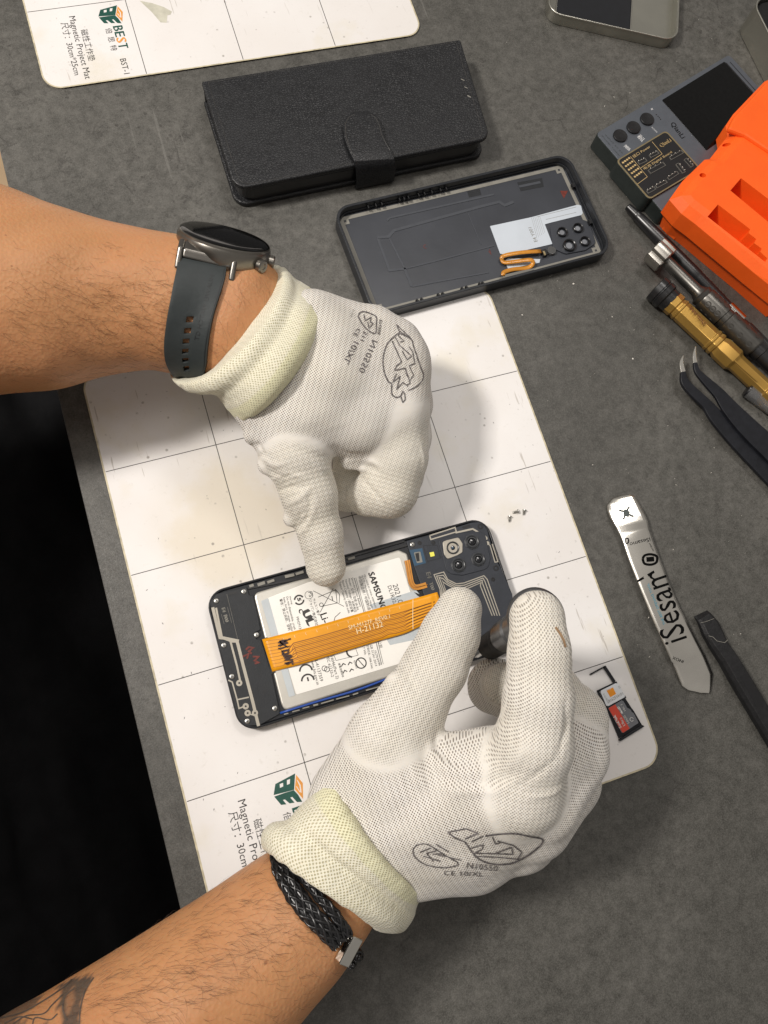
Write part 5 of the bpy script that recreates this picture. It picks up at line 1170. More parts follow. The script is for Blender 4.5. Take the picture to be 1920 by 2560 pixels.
mb = MB(); c = un(*Z4(1253, 597)[0], .35); lathe(mb, (c[0], c[1], .2), (c[0], c[1], 1), [(0, .3), (.2, .28), (.22, .12)], 20); mb.build('flash_lens', Mm['clear'], rh, smooth=30)
mb = MB(); pp(mb, Z4(980, 735, 1060, 715, 1160, 695, 1155, 705, 1070, 728, 985, 750), .5, 0, .1); mb.build('side_key_contact', Mm['polished'], rh)
mb = MB(); strip(mb, U(Z4(1245, 700, 1400, 660), .5), .12, .62, 0, .3); mb.build('side_key', Mm['rearrim'], rh)
mb = MB()
for x in (-5.9, -5.4, -5.0, -3.8, -3.5, -3.2, -2.5, -2.1, -1.6, -1.0, -.6): strip(mb, [rl(x, 3.35), rl(x, 3.62)], .07, .62, 0, .25)
for x in (-5.2, -4.9, -3.8, -3.5, -2.2, -1.9, -1, -.8): strip(mb, [rl(x, -3.30), rl(x + .1, -3.55)], .1, .55, 0, .25)
for x, y in ((7.75, 1.6), (7.75, -1.2)): strip(mb, [rl(x - .05, y), rl(x + .1, y)], .3, .55, 0, .25)
mb.build_split('snap_hook', Mm['dark'], rim)
mb = MB(); pp(mb, Z4(1300, 262, 1345, 262, 1322, 305), fz + .01, 0, .005); 
c = un(*Z4(547, 575)[0], fz); strip(mb, [(c[0] + .12 * math.cos(a), c[1] + .12 * math.sin(a)) for a in np.radians(range(60, 300, 20))], .03, fz + .008)
strip(mb, U(Z4(900, 600, 915, 620, 905, 590), fz), .05, fz + .008); mb.build_split('red_mark', Mm['red'], fl)

# ================================================================== POWER METER
DVZ = 1.1
dv = empty('power_meter', (42, 6, -.12), 'gunmetal repair power meter with black screen and three round buttons', 'tester')
A3 = un(*Z3(380, 990)[0], DVZ)[:2]; B3 = un(*Z3(1370, 403)[0], DVZ)[:2]; dx = (B3 - A3) / np.linalg.norm(B3 - A3); dy = np.array([dx[1], -dx[0]]); L3 = np.linalg.norm(B3 - A3)
def dl_(x, y): return A3 + dx * x + dy * y
mb = MB(); prism(mb, rnd([dl_(0, 0), dl_(L3, 0), dl_(L3, 7.2), dl_(0, 7.2)], .3, 5), -.1, DVZ, 0); dvb = mb.build('housing', Mm['devside'], dv, bevel=.05)
mb = MB(); prism(mb, rnd([dl_(.03, .03), dl_(L3 - .03, .03), dl_(L3 - .03, 7.17), dl_(.03, 7.17)], .28, 5), DVZ - .02, DVZ + .03); mb.build('face_plate', Mm['devgrey'], dv, bevel=.015)
mb = MB(); sc_ = rnd(U(Z3(870, 745, 1335, 458, 1640, 800, 1200, 1120), DVZ), .12, 4); flat(mb, sc_, DVZ + .045, 0, .02); mb.build('screen', Mm['glass'], dv, bevel=.01)
mb = MB(); strip(mb, U(Z3(1345, 470, 1545, 690), DVZ), .10, DVZ + .05); strip(mb, U(Z3(1375, 462, 1570, 680), DVZ), .03, DVZ + .052); mb.build('slot', Mm['dark'], dv)
for x, y in Z3(560, 1013, 659, 952, 759, 890):
    c = un(x, y, DVZ); mb = MB(); lathe(mb, (c[0], c[1], DVZ), (c[0], c[1], DVZ + 1), [(0, .48), (.14, .48), (.17, .45), (.15, .3), (.145, 0)], 28); mb.build('button', Mm['rubber'], dv, smooth=30)
mb = MB()
for x, y in Z3(830, 852, 843, 864, 853, 875, 862, 886): c = un(x, y, DVZ); lathe(mb, (c[0], c[1], DVZ), (c[0], c[1], DVZ + 1), [(0, .045), (.037, .045)], 8)
text(mb, 'QianLi', Z3(935, 915)[0], Z3(1020, 1028)[0], DVZ + .036, bold=.01)
mb.build('engraved_text', Mm['dark'], dv)
mb = MB(); text(mb, '5V/2A', Z3(590, 1085)[0], Z3(628, 1118)[0], DVZ + .034, h=.26, bold=.01); text(mb, '确认', Z3(690, 1012)[0], Z3(725, 1050)[0], DVZ + .034, h=.3, bold=.01); text(mb, 'POWER', Z3(795, 945)[0], Z3(835, 985)[0], DVZ + .034); text(mb, '+', Z3(790, 815)[0], Z3(805, 820)[0], DVZ + .034, bold=.02)
mb.build('silkscreen_text', Mm['silverink'], dv)
mb = MB(); text(mb, 'iPower Tester', Z3(425, 1005)[0], Z3(560, 1160)[0], DVZ + .034, h=.10); text(mb, 'INPUT 5V 2A', Z3(450, 1000)[0], Z3(580, 1140)[0], DVZ + .034, h=.10); mb.build('fine_print', Mm['devside'], dv)
# connector board in its recess
PLZ = 1.32; pl = [un(*p, PLZ)[:2] for p in Z3(528, 1190, 905, 962, 1165, 1250, 778, 1482)]
mb = MB(); prism(mb, rnd(pl, .32, 6), .0, PLZ); cb = mb.build('connector_board', Mm['devside'], dv, bevel=.04)
mb = MB(); prism(mb, rnd(shift(pl, .03), .3, 6), PLZ - .05, PLZ + .003); mb.build('gold_rim', Mm['gold'], cb)
mb = MB(); prism(mb, rnd(shift(pl, .17), .26, 6), PLZ - .03, PLZ + .008); cbf = mb.build('black_face', Mm['dark'], cb)
mb = MB(); q = PLZ + .012
for p0, p1 in ((Z3(800, 1050, 875, 1140), 0), (Z3(875, 1140, 715, 1245), 0), (Z3(640, 1160, 765, 1310), 0), (Z3(765, 1310, 690, 1365), 0)): strip(mb, U(p0, PLZ), .03, q, 0, .006)
text(mb, 'QianLi', Z3(868, 1090)[0], Z3(945, 1045)[0], q, bold=.01); text(mb, '接口 Power', Z3(665, 1170)[0], Z3(790, 1090)[0], q, h=.18); text(mb, '电池 Digital Board', Z3(745, 1258)[0], Z3(950, 1130)[0], q, h=.16)
for r_i in range(5):
    for k in range(4):
        p = Z3(585 + r_i * 22 + k * 15, 1205 + r_i * 26 - k * 11 + 0)[0]; c = un(*p, PLZ); prism(mb, [(c[0] + a, c[1] + b) for a, b in ((-.07, -.06), (.07, -.06), (.07, .06), (-.07, .06))], q - .005, q + .004)
mb.build('gold_print', Mm['goldink'], cbf)
mb = MB()
def conn(c0, c1, w):
    a, b = un(*Z3(*c0)[0], PLZ), un(*Z3(*c1)[0], PLZ); d = (b - a)[:2]; L = np.linalg.norm(d); d /= L; n2 = np.array([-d[1], d[0]]) * w / 2
    strip(mb, [a[:2] + n2, b[:2] + n2, b[:2] - n2, a[:2] - n2], .035, q + .03, 0, .04, True)
    for k in range(3): p = a[:2] + d * L * (k + .5) / 3 + n2 * 1.35; lathe(mb, (*p, q - .02), (*p, q + 1), [(0, .045), (.08, .04), (.09, 0)], 8)
for c0, c1, w in (((700, 1210), (755, 1185), .22), ((785, 1160), (845, 1130), .2), ((780, 1275), (890, 1215), .28), ((935, 1175), (1025, 1125), .22), ((985, 1215), (1035, 1280), .24), ((1045, 1180), (1095, 1235), .24), ((920, 1325), (990, 1280), .2), ((830, 1385), (905, 1345), .2), ((765, 1425), (820, 1395), .2)): conn(c0, c1, w)
mb.build('connector_socket', Mm['greymetal'], cbf)
mb = MB(); c = un(*Z3(548, 1278)[0], .5); ddx = (np.array([*dx, 0]), np.array([*dy, 0]), np.array([0, 0, 1.])); box(mb, (*dl_(-.02, 3.05), .72), ddx, (.1, .95, .3)); mb.build('port', Mm['polished'], dv, bevel=.06)

# ================================================================== ORANGE STAND
OZ = 3.2
og = empty('orange_tool_stand', (50, -2, -.12), 'bright orange plastic tool stand with slanted recesses at the right edge', 'tool stand')
op = U(ZO(1140, 60, 1070, 95, 940, 230, 760, 420, 690, 530, 705, 640, 530, 860, 480, 868, 430, 900, 260, 1080, 132, 1260), OZ)
lowp = U(ZO(165, 1420, 285, 1530, 380, 1520), .4)
# chamfered body: stack of outlines (upper face inset from the belt line)
belt = U(ZO(1400, -120, 1140, 62, 1070, 95, 760, 420, 688, 530, 705, 635, 530, 860, 480, 866, 260, 1080, 130, 1262, 250, 1400, 385, 1500, 975, 1990, 1400, 2330), 2.6)
ctr = np.mean([p[:2] for p in belt], axis=0)
def lvl(P, z, d):
    P = [np.array(p[:2]) for p in P]; n = len(P); o_ = []
    for i in range(n):
        a = P[i] - P[i - 1]; b = P[(i + 1) % n] - P[i]; a /= np.linalg.norm(a); b /= np.linalg.norm(b); m = np.array([-(a + b)[1], (a + b)[0]]); m /= np.linalg.norm(m); k = 1 / max(.5, m @ np.array([-a[1], a[0]]))
        o_.append((*(P[i] + m * d * min(k, 1.6)), z))
    return o_
sgn = 1 if sum(belt[i - 1][0] * belt[i][1] - belt[i][0] * belt[i - 1][1] for i in range(len(belt))) > 0 else -1
mb = MB(); lv = [lvl(belt, -.1, sgn * .55), lvl(belt, .9, sgn * .35), lvl(belt, 1.3, sgn * .05), lvl(belt, 2.6, 0), lvl(belt, 3.05, sgn * .45), lvl(belt, 3.2, sgn * .9)]
n = len(belt)
for i in range(len(lv)): mb.v += [tuple(map(float, p)) for p in lv[i]]
for i in range(len(lv) - 1): mb.f += [(i * n + k, i * n + (k + 1) % n, (i + 1) * n + (k + 1) % n, (i + 1) * n + k) for k in range(n)]
mb.f += [tuple(range(n - 1, -1, -1)), tuple((len(lv) - 1) * n + k for k in range(n))]
mb.m = [0] * len(mb.f); mb.n = len(mb.v)
ob = mb.build('body', Mm['orange'], og)
# cut the recesses with real booleans
cut = MB()
def cutter(pts, z0, z1): prism(cut, U(pts, 3.2), z0, z1)
cutter(ZO(735, 1170, 840, 1048, 1300, 1400, 1300, 1640), 1.2, 4.2)
cutter(ZO(518, 1418, 612, 1308, 930, 1552, 915, 1590, 990, 1650, 970, 1690, 1045, 1745, 1030, 1775, 1100, 1840, 1085, 1870), 1.2, 4.2)
for x, y in ZO(714, 695, 460, 1023): c = un(x, y, 3.1); lathe(cut, (c[0], c[1], 2.3), (c[0], c[1], 4), [(0, .2), (1.5, .2)], 16)
co_ = cut.build('cutter', Mm['orange']); bpy.context.view_layer.update()
me = ob.data; bm = bmesh.new(); bm.from_mesh(me); bmesh.ops.recalc_face_normals(bm, faces=bm.faces); bm.to_mesh(me); bm.free()
md = ob.modifiers.new('cut', 'BOOLEAN'); md.object = co_; md.operation = 'DIFFERENCE'; md.solver = 'EXACT'
dg = bpy.context.evaluated_depsgraph_get(); nm = bpy.data.meshes.new_from_object(ob.evaluated_get(dg)); ob.modifiers.clear(); ob.data = nm
bpy.data.objects.remove(co_)
md = ob.modifiers.new('b', 'BEVEL'); md.width = .0007; md.segments = 3; md.limit_method = 'ANGLE'; md.angle_limit = math.radians(25)
mb = MB(); prism(mb, U(ZO(712, 560, 770, 440, 950, 250, 1075, 112, 1145, 85, 1400, -90, 1400, 980, 1100, 770, 880, 625), 3.4), 3.0, 3.42); mb.build('raised_block', Mm['orange'], og, bevel=.16, bseg=2)
mb = MB(); prism(mb, rnd(U(ZO(140, 1300, 165, 1425, 285, 1530, 385, 1518, 500, 1500, 300, 1250), 1.4), .1, 3), -.1, 1.5); mb.build('foot', Mm['orange'], og, bevel=.06)
mb = MB(); prism(mb, rnd(U(ZO(975, 1960, 982, 2075, 1106, 2190, 1300, 2300, 1300, 2100), 1.4), .1, 3), -.1, 1.5); mb.build('foot', Mm['orange'], og, bevel=.06)

# ================================================================== TINS
def tin(name, pts, z1, rad, label, window=None, foam=False, wt=.09):
    r = empty(name, (*np.mean([p[:2] for p in pts], axis=0), -.12), label, 'tin box', 'open metal tin boxes')
    o_ = ccw(rnd(pts, rad, 8)); c = np.mean(pts, axis=0)
    P = [np.array(p[:2]) for p in ccw([tuple(p[:2]) for p in pts])]; i_ = rnd([tuple(q[:2]) for q in lvl(P, 0, wt)], rad * .93, 8)
    mb = MB(); ringp(mb, ccw(o_), ccw(i_), -.1, z1); mb.build('wall', Mm['alu'], r, bevel=.035, smooth=40)
    lip = MB(); tube(lip, [(p[0] + 0, p[1], z1) for p in ccw(o_)], .06, 8, closed=True); lip.build('rolled_lip', Mm['alu'], r, smooth=180)
    mb = MB()
    if window:
        wn_ = rnd(window, .2, 8); ringp(mb, ccw(i_), ccw(wn_), -.1, -.03)
    else: prism(mb, i_, -.1, -.02)
    mb.build('base', Mm['alu'], r)
    if foam: mb = MB(); prism(mb, rnd([tuple(q[:2]) for q in lvl(P, 0, wt + .12)], rad * .8, 8), -.02, z1 - .35); mb.build('foam_lining', Mm['foam'], r)
    if window:
        mb = MB(); prism(mb, wn_, -.085, -.05); mb.build('window_pane', Mm['lens'], r)
        mb = MB(); tube(mb, [(*p[:2], -.0) for p in ccw(wn_)], .045, 8, closed=True); mb.build('window_frame', Mm['polished'], r, smooth=180)
    return r
a = un(*Z3(30, 88)[0], .75)[:2]; b = un(*Z3(985, 305)[0], .75)[:2]; d = (b - a) / np.linalg.norm(b - a); nup = np.array([-d[1], d[0]])
wa = un(*Z3(100, 100)[0], 0)[:2]; wb = un(*Z3(685, 205)[0], 0)[:2]
wa = a + d * .75 + nup * .42; wb = a + d * (np.linalg.norm(b - a) * .665) + nup * .42
tin('tin_lid', [a, b, b + nup * 12, a + nup * 12], .75, 1.0, 'open tin lid with a dark window at the top edge of the photo', [wa, wb, wb + nup * 10.5, wa + nup * 10.5])
a = un(*Z3(1480, 85)[0], 2.0)[:2]; d = un(*Z3(1659, 25)[0], 2.0)[:2] - a
a = un(*Z3(1560, 40)[0], 2.0)[:2]; b = un(*Z3(1659, 235)[0], 2.0)[:2]; d = (b - a) / np.linalg.norm(b - a); nup = np.array([-d[1], d[0]]); a2 = a - d * .6
tin('metal_tin', [a2, a2 + d * 10, a2 + d * 10 + nup * 8, a2 + nup * 8], 2.0, 1.2, 'deep metal tin with black lining, cut off at the upper right edge', foam=True)

# ================================================================== PENS AND DRIVERS
def axis(a, za, b, zb): return un(*a, za), un(*b, zb)
A, B = axis(Z5(395, 172)[0], .35, Z5(1165, 945)[0], .45); t = (B - A) / np.linalg.norm(B - A); L = np.linalg.norm(B - A)
pn = empty('black_pen_driver', (*A[:2], -.12), 'long black pen shaped driver with silver tip, partly under the orange stand', 'pen')
mb = MB(); pf = [(0, .2), (.06, .25), (.75, .30), (.78, .33), (.9, .35), (1.0, .33), (1.1, .36), (L * .3, .42), (L * .65, .43)]
for k in range(8): pf += [(L * .70 + k * .3, .42 - k * .004), (L * .70 + k * .3 + .1, .395 - k * .004)]
lathe(mb, A, B, [p for p in pf if p[0] < L] + [(L, .36)], 28); mb.build('barrel', Mm['blackmetal'], pn, smooth=35)
mb = MB(); lathe(mb, A, B, [(L, .42), (L + 1.25, .42), (L + 1.3, .36)], 24); mb.build('tip_sleeve', Mm['polished'], pn, smooth=35)
mb = MB(); lathe(mb, A, B, [(L + 1.3, .22), (L + 1.7, .28), (L + 1.75, .34), (L + 5, .34)], 20); mb.build('tail', Mm['blackmetal'], pn, smooth=35)
A, B = axis(Z5(545, 628)[0], 1.0, Z5(1475, 1395)[0], .9); A2, B2 = axis(Z5(600, 560)[0], .95, Z5(1440, 1370)[0], .85)
# grey driver: nut head, thin neck, dimpled grip
A, B = axis(Z5(648, 548)[0], 1.15, Z5(1380, 1265)[0], .95); t = (B - A) / np.linalg.norm(B - A); L = np.linalg.norm(B - A)
sd = empty('grey_driver', (*A[:2], -.12), 'gunmetal driver with dimpled grip and fluted head lying beside the gold driver', 'screwdriver')
mb = MB(); u, v, _ = frame_of(t)
hv = []; nf = 48; hl = [(-.62, .78), (-.55, .86), (-.1, .88), (.45, .86), (.52, .76)]
for s_, r0 in hl:
    for k in range(nf): q = 2 * math.pi * k / nf; rr0 = r0 * (1.06 - .24 * max(0, math.cos(q * 5)) ** 3); hv.append(A + t * s_ + (u * math.cos(q) + v * math.sin(q)) * rr0)
mb.add(hv, [(i * nf + k, i * nf + (k + 1) % nf, (i + 1) * nf + (k + 1) % nf, (i + 1) * nf + k) for i in range(4) for k in range(nf)] + [tuple(range(nf - 1, -1, -1)), tuple(4 * nf + k for k in range(nf))])
mb.build('fluted_head', Mm['greymetal'], sd, smooth=30)
mb = MB(); lathe(mb, A, B, [(.5, .38), (L * .38, .40), (L * .42, .56)], 28); mb.build('neck', Mm['gunmetal'], sd, smooth=40)
mb = MB(); g0, g1 = L * .42, L * 1.0; gm = L * .70
lathe(mb, A, B, [(g0, .62), (g0 + .08, .70), (g0 + .3, .66), (g0 + .35, .73), (g0 + .42, .75), (gm - .4, .75), (gm - .36, .66), (gm - .05, .66), (gm, .75), (g1 - .15, .75), (g1 - .05, .69)], 36)
for s_ in np.concatenate([np.linspace(g0 + .8, gm - .75, 3), np.linspace(gm + .4, g1 - .55, 3)]):
    for k in range(6):
        q = 2 * math.pi * k / 6 + .3; rd = u * math.cos(q) + v * math.sin(q); c = A + t * s_ + rd * .742; lathe(mb, c, c + rd, [(-.03, .19), (.008, .19), (.012, .16), (-.01, .09)], 14)
mb.build('grip', Mm['gunmetal'], sd, smooth=30)
mb = MB(); lathe(mb, A, B, [(g1 - .06, .58), (g1 + .45, .60), (g1 + .5, .52), (g1 + 1.8, .52), (g1 + 1.9, .42), (g1 + 3.5, .40), (g1 + 4, .2)], 28); mb.build('tail', Mm['blackmetal'], sd, smooth=35)
# gold driver
A, B = axis(Z5(660, 838)[0], .80, Z5(1460, 1590)[0], .70); t = (B - A) / np.linalg.norm(B - A); L = np.linalg.norm(B - A)
gd = empty('gold_driver', (*A[:2], -.12), 'gold anodised driver with black cap, lowest of the three drivers', 'screwdriver')
mb = MB(); lathe(mb, A, B, [(-.55, .60), (-.5, .86), (-.12, .88), (-.08, .82), (0, .82), (.05, .88), (.35, .86), (.45, .74), (.85, .72)], 36); mb.build('cap', Mm['blackmetal'], gd, smooth=30)
mb = MB(); q1 = L * .40; q2 = L * .58
lathe(mb, A, B, [(.8, 0.660), (.82, 0.744), (1.25, 0.744), (1.3, 0.624), (1.45, 0.672), (1.5, 0.720), (1.62, 0.720), (1.66, 0.660), (1.75, 0.696), (L * .36 + 1, 0.696), (L * .36 + 1.05, 0.756), (L * .36 + 1.2, 0.756), (L * .36 + 1.24, 0.684), (L * .36 + 1.4, 0.756), (L * .36 + 1.55, 0.756), (L * .36 + 1.6, 0.660),
                 (L * .36 + 1.9, 0.768), (L * .36 + 2.9, 0.768), (L * .36 + 3.1, 0.624), (L * .36 + 3.2, 0.600), (L * .36 + 5.6, 0.600), (L * .36 + 5.7, 0.720), (L * .36 + 6.3, 0.720), (L * .36 + 8, .5)], 8, 0)
gb = mb.build('barrel', Mm['brass'], gd, bevel=.02, smooth=20)
mb = MB(); text(mb, 'QianLi 2UUL', Z5(1000, 1080)[0], Z5(885, 935)[0], 1.58, h=.24, bold=.01); mb.build('engraved_text', Mm['engr'], gd)
mb = MB(); strip(mb, U(Z5(1215, 1355, 1390, 1515), 1.30), .1, 1.33, 0, .05); mb.build('groove', Mm['brass'], gd)
# clear tube
A, B = axis(Z5(1322, 1588)[0], .45, Z5(1600, 1790)[0], .45); L = np.linalg.norm(B - A)
ct = empty('clear_tube', (*A[:2], -.12), 'clear plastic bit tube beneath the gold driver at the right edge', 'tube')
mb = MB(); lathe(mb, A, B, [(0, .42), (.02, .46), (L + 3, .46)], 28); mb.build('sleeve', Mm['clear'], ct, smooth=40)
mb = MB(); lathe(mb, A, B, [(-.12, .36), (-.1, .44), (.0, .46), (.1, .34), (.7, .30)], 24); mb.build('plug', Mm['blackmetal'], ct, smooth=40)
mb = MB(); lathe(mb, A, B, [(1.2, .2), (1.8, .28), (L + 2, .28)], 20); mb.build('bit', Mm['greymetal'], ct, smooth=40)

# ================================================================== TWEEZERS
tz = empty('curved_tweezers', un(*Z5(1250, 1800)[0], -.12), 'black curved tweezers with bare metal points lying on the worktop', 'tweezers')
def blade(pts, name, m, parent, z0, z1):
    """pts: (x, y, width_px) in Z5 zoom, centre line"""
    C = spline([(*Z5(p[0], p[1])[0], p[2] / 3.0729) for p in pts], 40); L_ = []; R_ = []
    for i in range(40):
        d = (C[min(i + 1, 39)] - C[max(i - 1, 0)])[:2]; d /= np.linalg.norm(d); nn = np.array([-d[1], d[0]]) * max(C[i][2], .6) / 2; L_.append(C[i][:2] + nn); R_.append(C[i][:2] - nn)
    zt = [z1(i / 39) for i in range(40)]; mb = MB(); V = []; 
    for i in range(40):
        a_, b_ = un(*L_[i], zt[i]), un(*R_[i], zt[i]); dn = np.array([0, 0, z0(i / 39)]); V += [a_, b_, b_ - dn, a_ - dn]
    F = []
    for i in range(39):
        for k in range(4): F.append((i * 4 + k, i * 4 + (k + 1) % 4, (i + 1) * 4 + (k + 1) % 4, (i + 1) * 4 + k))
    F += [(3, 2, 1, 0), (156, 157, 158, 159)]; mb.add(V, F); return mb.build(name, Mm[m], parent, bevel=.03, smooth=40)
blade([(826, 1315, 8), (812, 1370, 28), (826, 1442, 38)], 'point', 'prysteel', tz, lambda s: .1, lambda s: .85)
blade([(826, 1440, 34), (845, 1525, 60), (935, 1620, 72), (1010, 1690, 76), (1090, 1790, 110), (1250, 1950, 150), (1475, 2190, 150), (1700, 2430, 150)], 'arm', 'tweez', tz, lambda s: .25, lambda s: .85 - .45 * s)
blade([(920, 1247, 8), (912, 1310, 26), (918, 1372, 32)], 'point', 'prysteel', tz, lambda s: .1, lambda s: 1.0)
blade([(918, 1370, 28), (940, 1440, 42), (1020, 1525, 64), (1105, 1610, 85), (1190, 1720, 120), (1330, 1870, 150), (1520, 2050, 165), (1750, 2280, 170)], 'arm', 'tweez', tz, lambda s: .2, lambda s: 1.0 - .3 * s)

# ================================================================== METAL PRY TOOL
py = empty('metal_pry_tool', un(*ZT(780, 900)[0], -.12), 'thin shiny steel opening blade with black lettering, right of the mat', 'pry tool')
Zp = lambda x, y, z: un(*ZT(x, y)[0], z)
rowsP = []
sec = [((455, 132), (548, 118), -.02, .22), ((405, 155), (585, 128), .0, .30), ((372, 195), (612, 165), .02, .34), ((375, 240), (640, 215), .07, .38), ((398, 300), (668, 270), .15, .45), ((430, 355), (690, 320), .24, .45), ((470, 438), (700, 368), .27, .37), ((482, 452), (706, 382), .30, .36), ((545, 640), (765, 560), .31, .34), ((640, 880), (850, 790), .33, .33), ((740, 1120), (950, 1020), .33, .33), ((830, 1320), (1060, 1230), .30, .30), ((880, 1430), (1130, 1360), .22, .22), ((895, 1455), (1145, 1385), .14, .14), ((940, 1570), (1205, 1530), .06, .06), ((965, 1625), (1202, 1570), .04, .04), ((1015, 1660), (1195, 1640), .03, .03), ((1120, 1680), (1180, 1685), .03, .03)]
for a_, b_, z, z2 in sec:
    p, q = Zp(*a_, z), Zp(*b_, z2); rowsP.append([p + (q - p) * k / 8 + np.array([0, 0, -.03 * (2 * k / 8 - 1) ** 2]) for k in range(9)])
mb = MB(); RP = np.array(rowsP); RS = []
for i in range(len(sec) - 1):
    for k in range(4): RS.append(list(RP[i] + (RP[i + 1] - RP[i]) * k / 4))
RS.append(list(RP[-1])); sheet(mb, [r[::-1] for r in RS]); o = mb.build('blade', Mm['prysteel'], py, smooth=60); md = o.modifiers.new('t', 'SOLIDIFY'); md.thickness = .0005; md.offset = 1
pb = bvh_of([p for r in RS for p in r[::-1]], mb.f)
def zt(*q): return ZT(*q)
g = MB(); pxtext(g, 'iSesam', ZT(1000, 1250)[0], ZT(812, 690)[0], 1, 1.25)
g2 = MB(); V = np.array(g.v); 
# thicken the strokes by stacking two offset copies
g2.add(g.v, g.f)
pxline(g2, spline([(*p, 0) for p in ZT(640, 625, 655, 590, 710, 578, 765, 590, 775, 625, 765, 665, 715, 682, 655, 672, 640, 625)], 24) and [tuple(p[:2]) for p in spline([(*p, 0) for p in ZT(650, 625, 665, 598, 710, 588, 755, 600, 765, 625, 755, 655, 715, 670, 665, 662, 650, 625)], 24)], 6)
pxline(g2, ZT(680, 630, 740, 625), 12)
pxtext(g2, 'INOX', ZT(975, 1425)[0], ZT(890, 1392)[0], 1, .9); pxtext(g2, 'iSesamo', ZT(705, 455)[0], ZT(545, 498)[0], 1, .9); pxtext(g2, 'PATENT', ZT(740, 560)[0], ZT(708, 495)[0], 1, .8)
pxline(g2, [tuple(p[:2]) for p in spline([(*p, 0) for p in ZT(512, 480, 520, 462, 535, 465, 540, 485, 530, 502, 516, 500, 512, 480)], 14)], 3)
project(g2, pb, .062).build('printed_text', Mm['deepink'], py)
g = MB(); pxtext(g, 'THE BEST OPENING TOOL', ZT(830, 1140)[0], ZT(698, 815)[0], 1, .9); project(g, pb, .064).build('blue_text', Mm['cyan'], py)
g = MB(); pxline(g, ZT(465, 240, 495, 250, 530, 240, 545, 212), 5); pxline(g, ZT(500, 315, 510, 285, 545, 275, 580, 292), 5); pxline(g, ZT(505, 250, 530, 262, 520, 290), 14)
project(g, pb, .062).build('cut_out_emblem', Mm['devside'], py)
mb = MB(); strip(mb, [Zp(690 - 205, 440, .3), Zp(698, 370, .3)], .035, .34, 0, .02); mb.build('fold_line', Mm['dark'], py)

# ================================================================== BLACK SPUDGER
sp = empty('plastic_spudger', un(*ZT(1450, 1500)[0], -.12), 'black nylon spudger with worn flat end, right of the steel opening blade', 'spudger')
mb = MB(); sec = [((1062, 1078), (1165, 1028), .25, .1), ((1095, 1110), (1195, 1045), .5, .3), ((1120, 1150), (1265, 1120), .55, .4), ((1150, 1215), (1310, 1210), .6, .5), ((1215, 1320), (1335, 1270), .65, .6), ((1300, 1440), (1430, 1400), .7, .7), ((1400, 1620), (1530, 1560), .7, .7), ((1520, 1820), (1650, 1760), .7, .7), ((1700, 2120), (1830, 2060), .7, .7), ((1850, 2400), (1980, 2340), .7, .7)]
rw = []
for a_, b_, z, h_ in sec: p, q = Zp(*a_, z), Zp(*b_, z); e = np.array([0, 0, h_]); m1 = (q - p) * .14; rw.append([p - e * .35, p - e, q - e, q - e * .35, q - m1, p + m1])
V = [x for r in rw for x in r]; F = [(i * 6 + k, i * 6 + (k + 1) % 6, (i + 1) * 6 + (k + 1) % 6, (i + 1) * 6 + k) for i in range(len(rw) - 1) for k in range(6)] + [(5, 4, 3, 2, 1, 0), tuple((len(rw) - 1) * 6 + k for k in range(6))]
mb.add(V, F); mb.build('shaft', Mm['rubber'], sp, bevel=.03)
mb = MB(); flat(mb, [p[:2] for p in [Zp(1425, 1550, .7), Zp(1475, 1525, .7), Zp(1600, 1760, .7), Zp(1550, 1790, .7)]], .706, 0, .01); mb.build('grip_panel', Mm['dark'], sp)
mb = MB(); strip(mb, [Zp(1170, 1232, .62), Zp(1205, 1240, .64), Zp(1240, 1272, .66), Zp(1300, 1285, .66), Zp(1325, 1262, .66)], .025, .675, 0, .01); strip(mb, [Zp(1110, 1128, .6), Zp(1150, 1120, .6), Zp(1215, 1095, .6)], .02, .62, 0, .01); mb.build('scratch', Mm['gasket'], sp)

# ================================================================== SIM TRAY, CARDS
st = empty('sim_tray', un(*ZS(380, 500)[0], 0), 'black sim card tray holding two cards on the mat corner', 'sim tray')
mb = MB(); tzv = .14
outer = [un(*p, tzv)[:2] for p in ZT(238, 1532, 375, 1462, 655, 1945, 475, 2052)]
for q, w in ((ZT(240, 1535, 358, 1472), .07), (ZT(352, 1472, 432, 1595), .16), (ZT(300, 1668, 450, 1598), .10), (ZT(300, 1665, 355, 1780), .08), (ZT(352, 1788, 520, 1712), .14)): strip(mb, U(q, tzv), w, tzv, 0, .12)
mb.build('front_frame', Mm['frame'], st)
mb = MB(); prism(mb, U(ZS(105, 465, 430, 300, 545, 480, 590, 540, 735, 790, 330, 1010), .1), .01, .10); mb.build('carrier', Mm['frame'], st, bevel=.01)
mb = MB(); prism(mb, U(ZS(335, 1030, 735, 778, 768, 800, 350, 1058), .2), .005, .24); mb.build('end_cap', Mm['frame'], st, bevel=.02)
mb = MB(); prism(mb, rnd(U(ZS(2, 190, 270, 55, 320, 65, 440, 290, 145, 450, 110, 445), .16), [.1, .02, .02, .1, .08, .08], 4), .10, .165); sm = mb.build('sim_card', Mm['simcard'])
tag(sm, 'white sim card with orange square sitting in the black tray', 'sim card')
mb = MB(); flat(mb, U(ZS(112, 178, 225, 128, 278, 240, 178, 298), .17), .172, 0, .004); mb.build('orange_square', Mm['simorange'], sm)
mb = MB(); text(mb, '28162554101', ZS(135, 405)[0], ZS(405, 250)[0], .172, h=.16); text(mb, 'G 4 LTE', ZS(50, 240)[0], ZS(110, 355)[0], .172, h=.1); text(mb, 'G2', ZS(310, 110)[0], ZS(335, 150)[0], .172, h=.1); mb.build('printed_text', Mm['silverink'] if False else Mm['gasket'], sm)
mb = MB(); text(mb, 'orange', ZS(120, 195)[0], ZS(190, 155)[0], .176, h=.06); mb.build('logo_text', Mm['white'], sm)
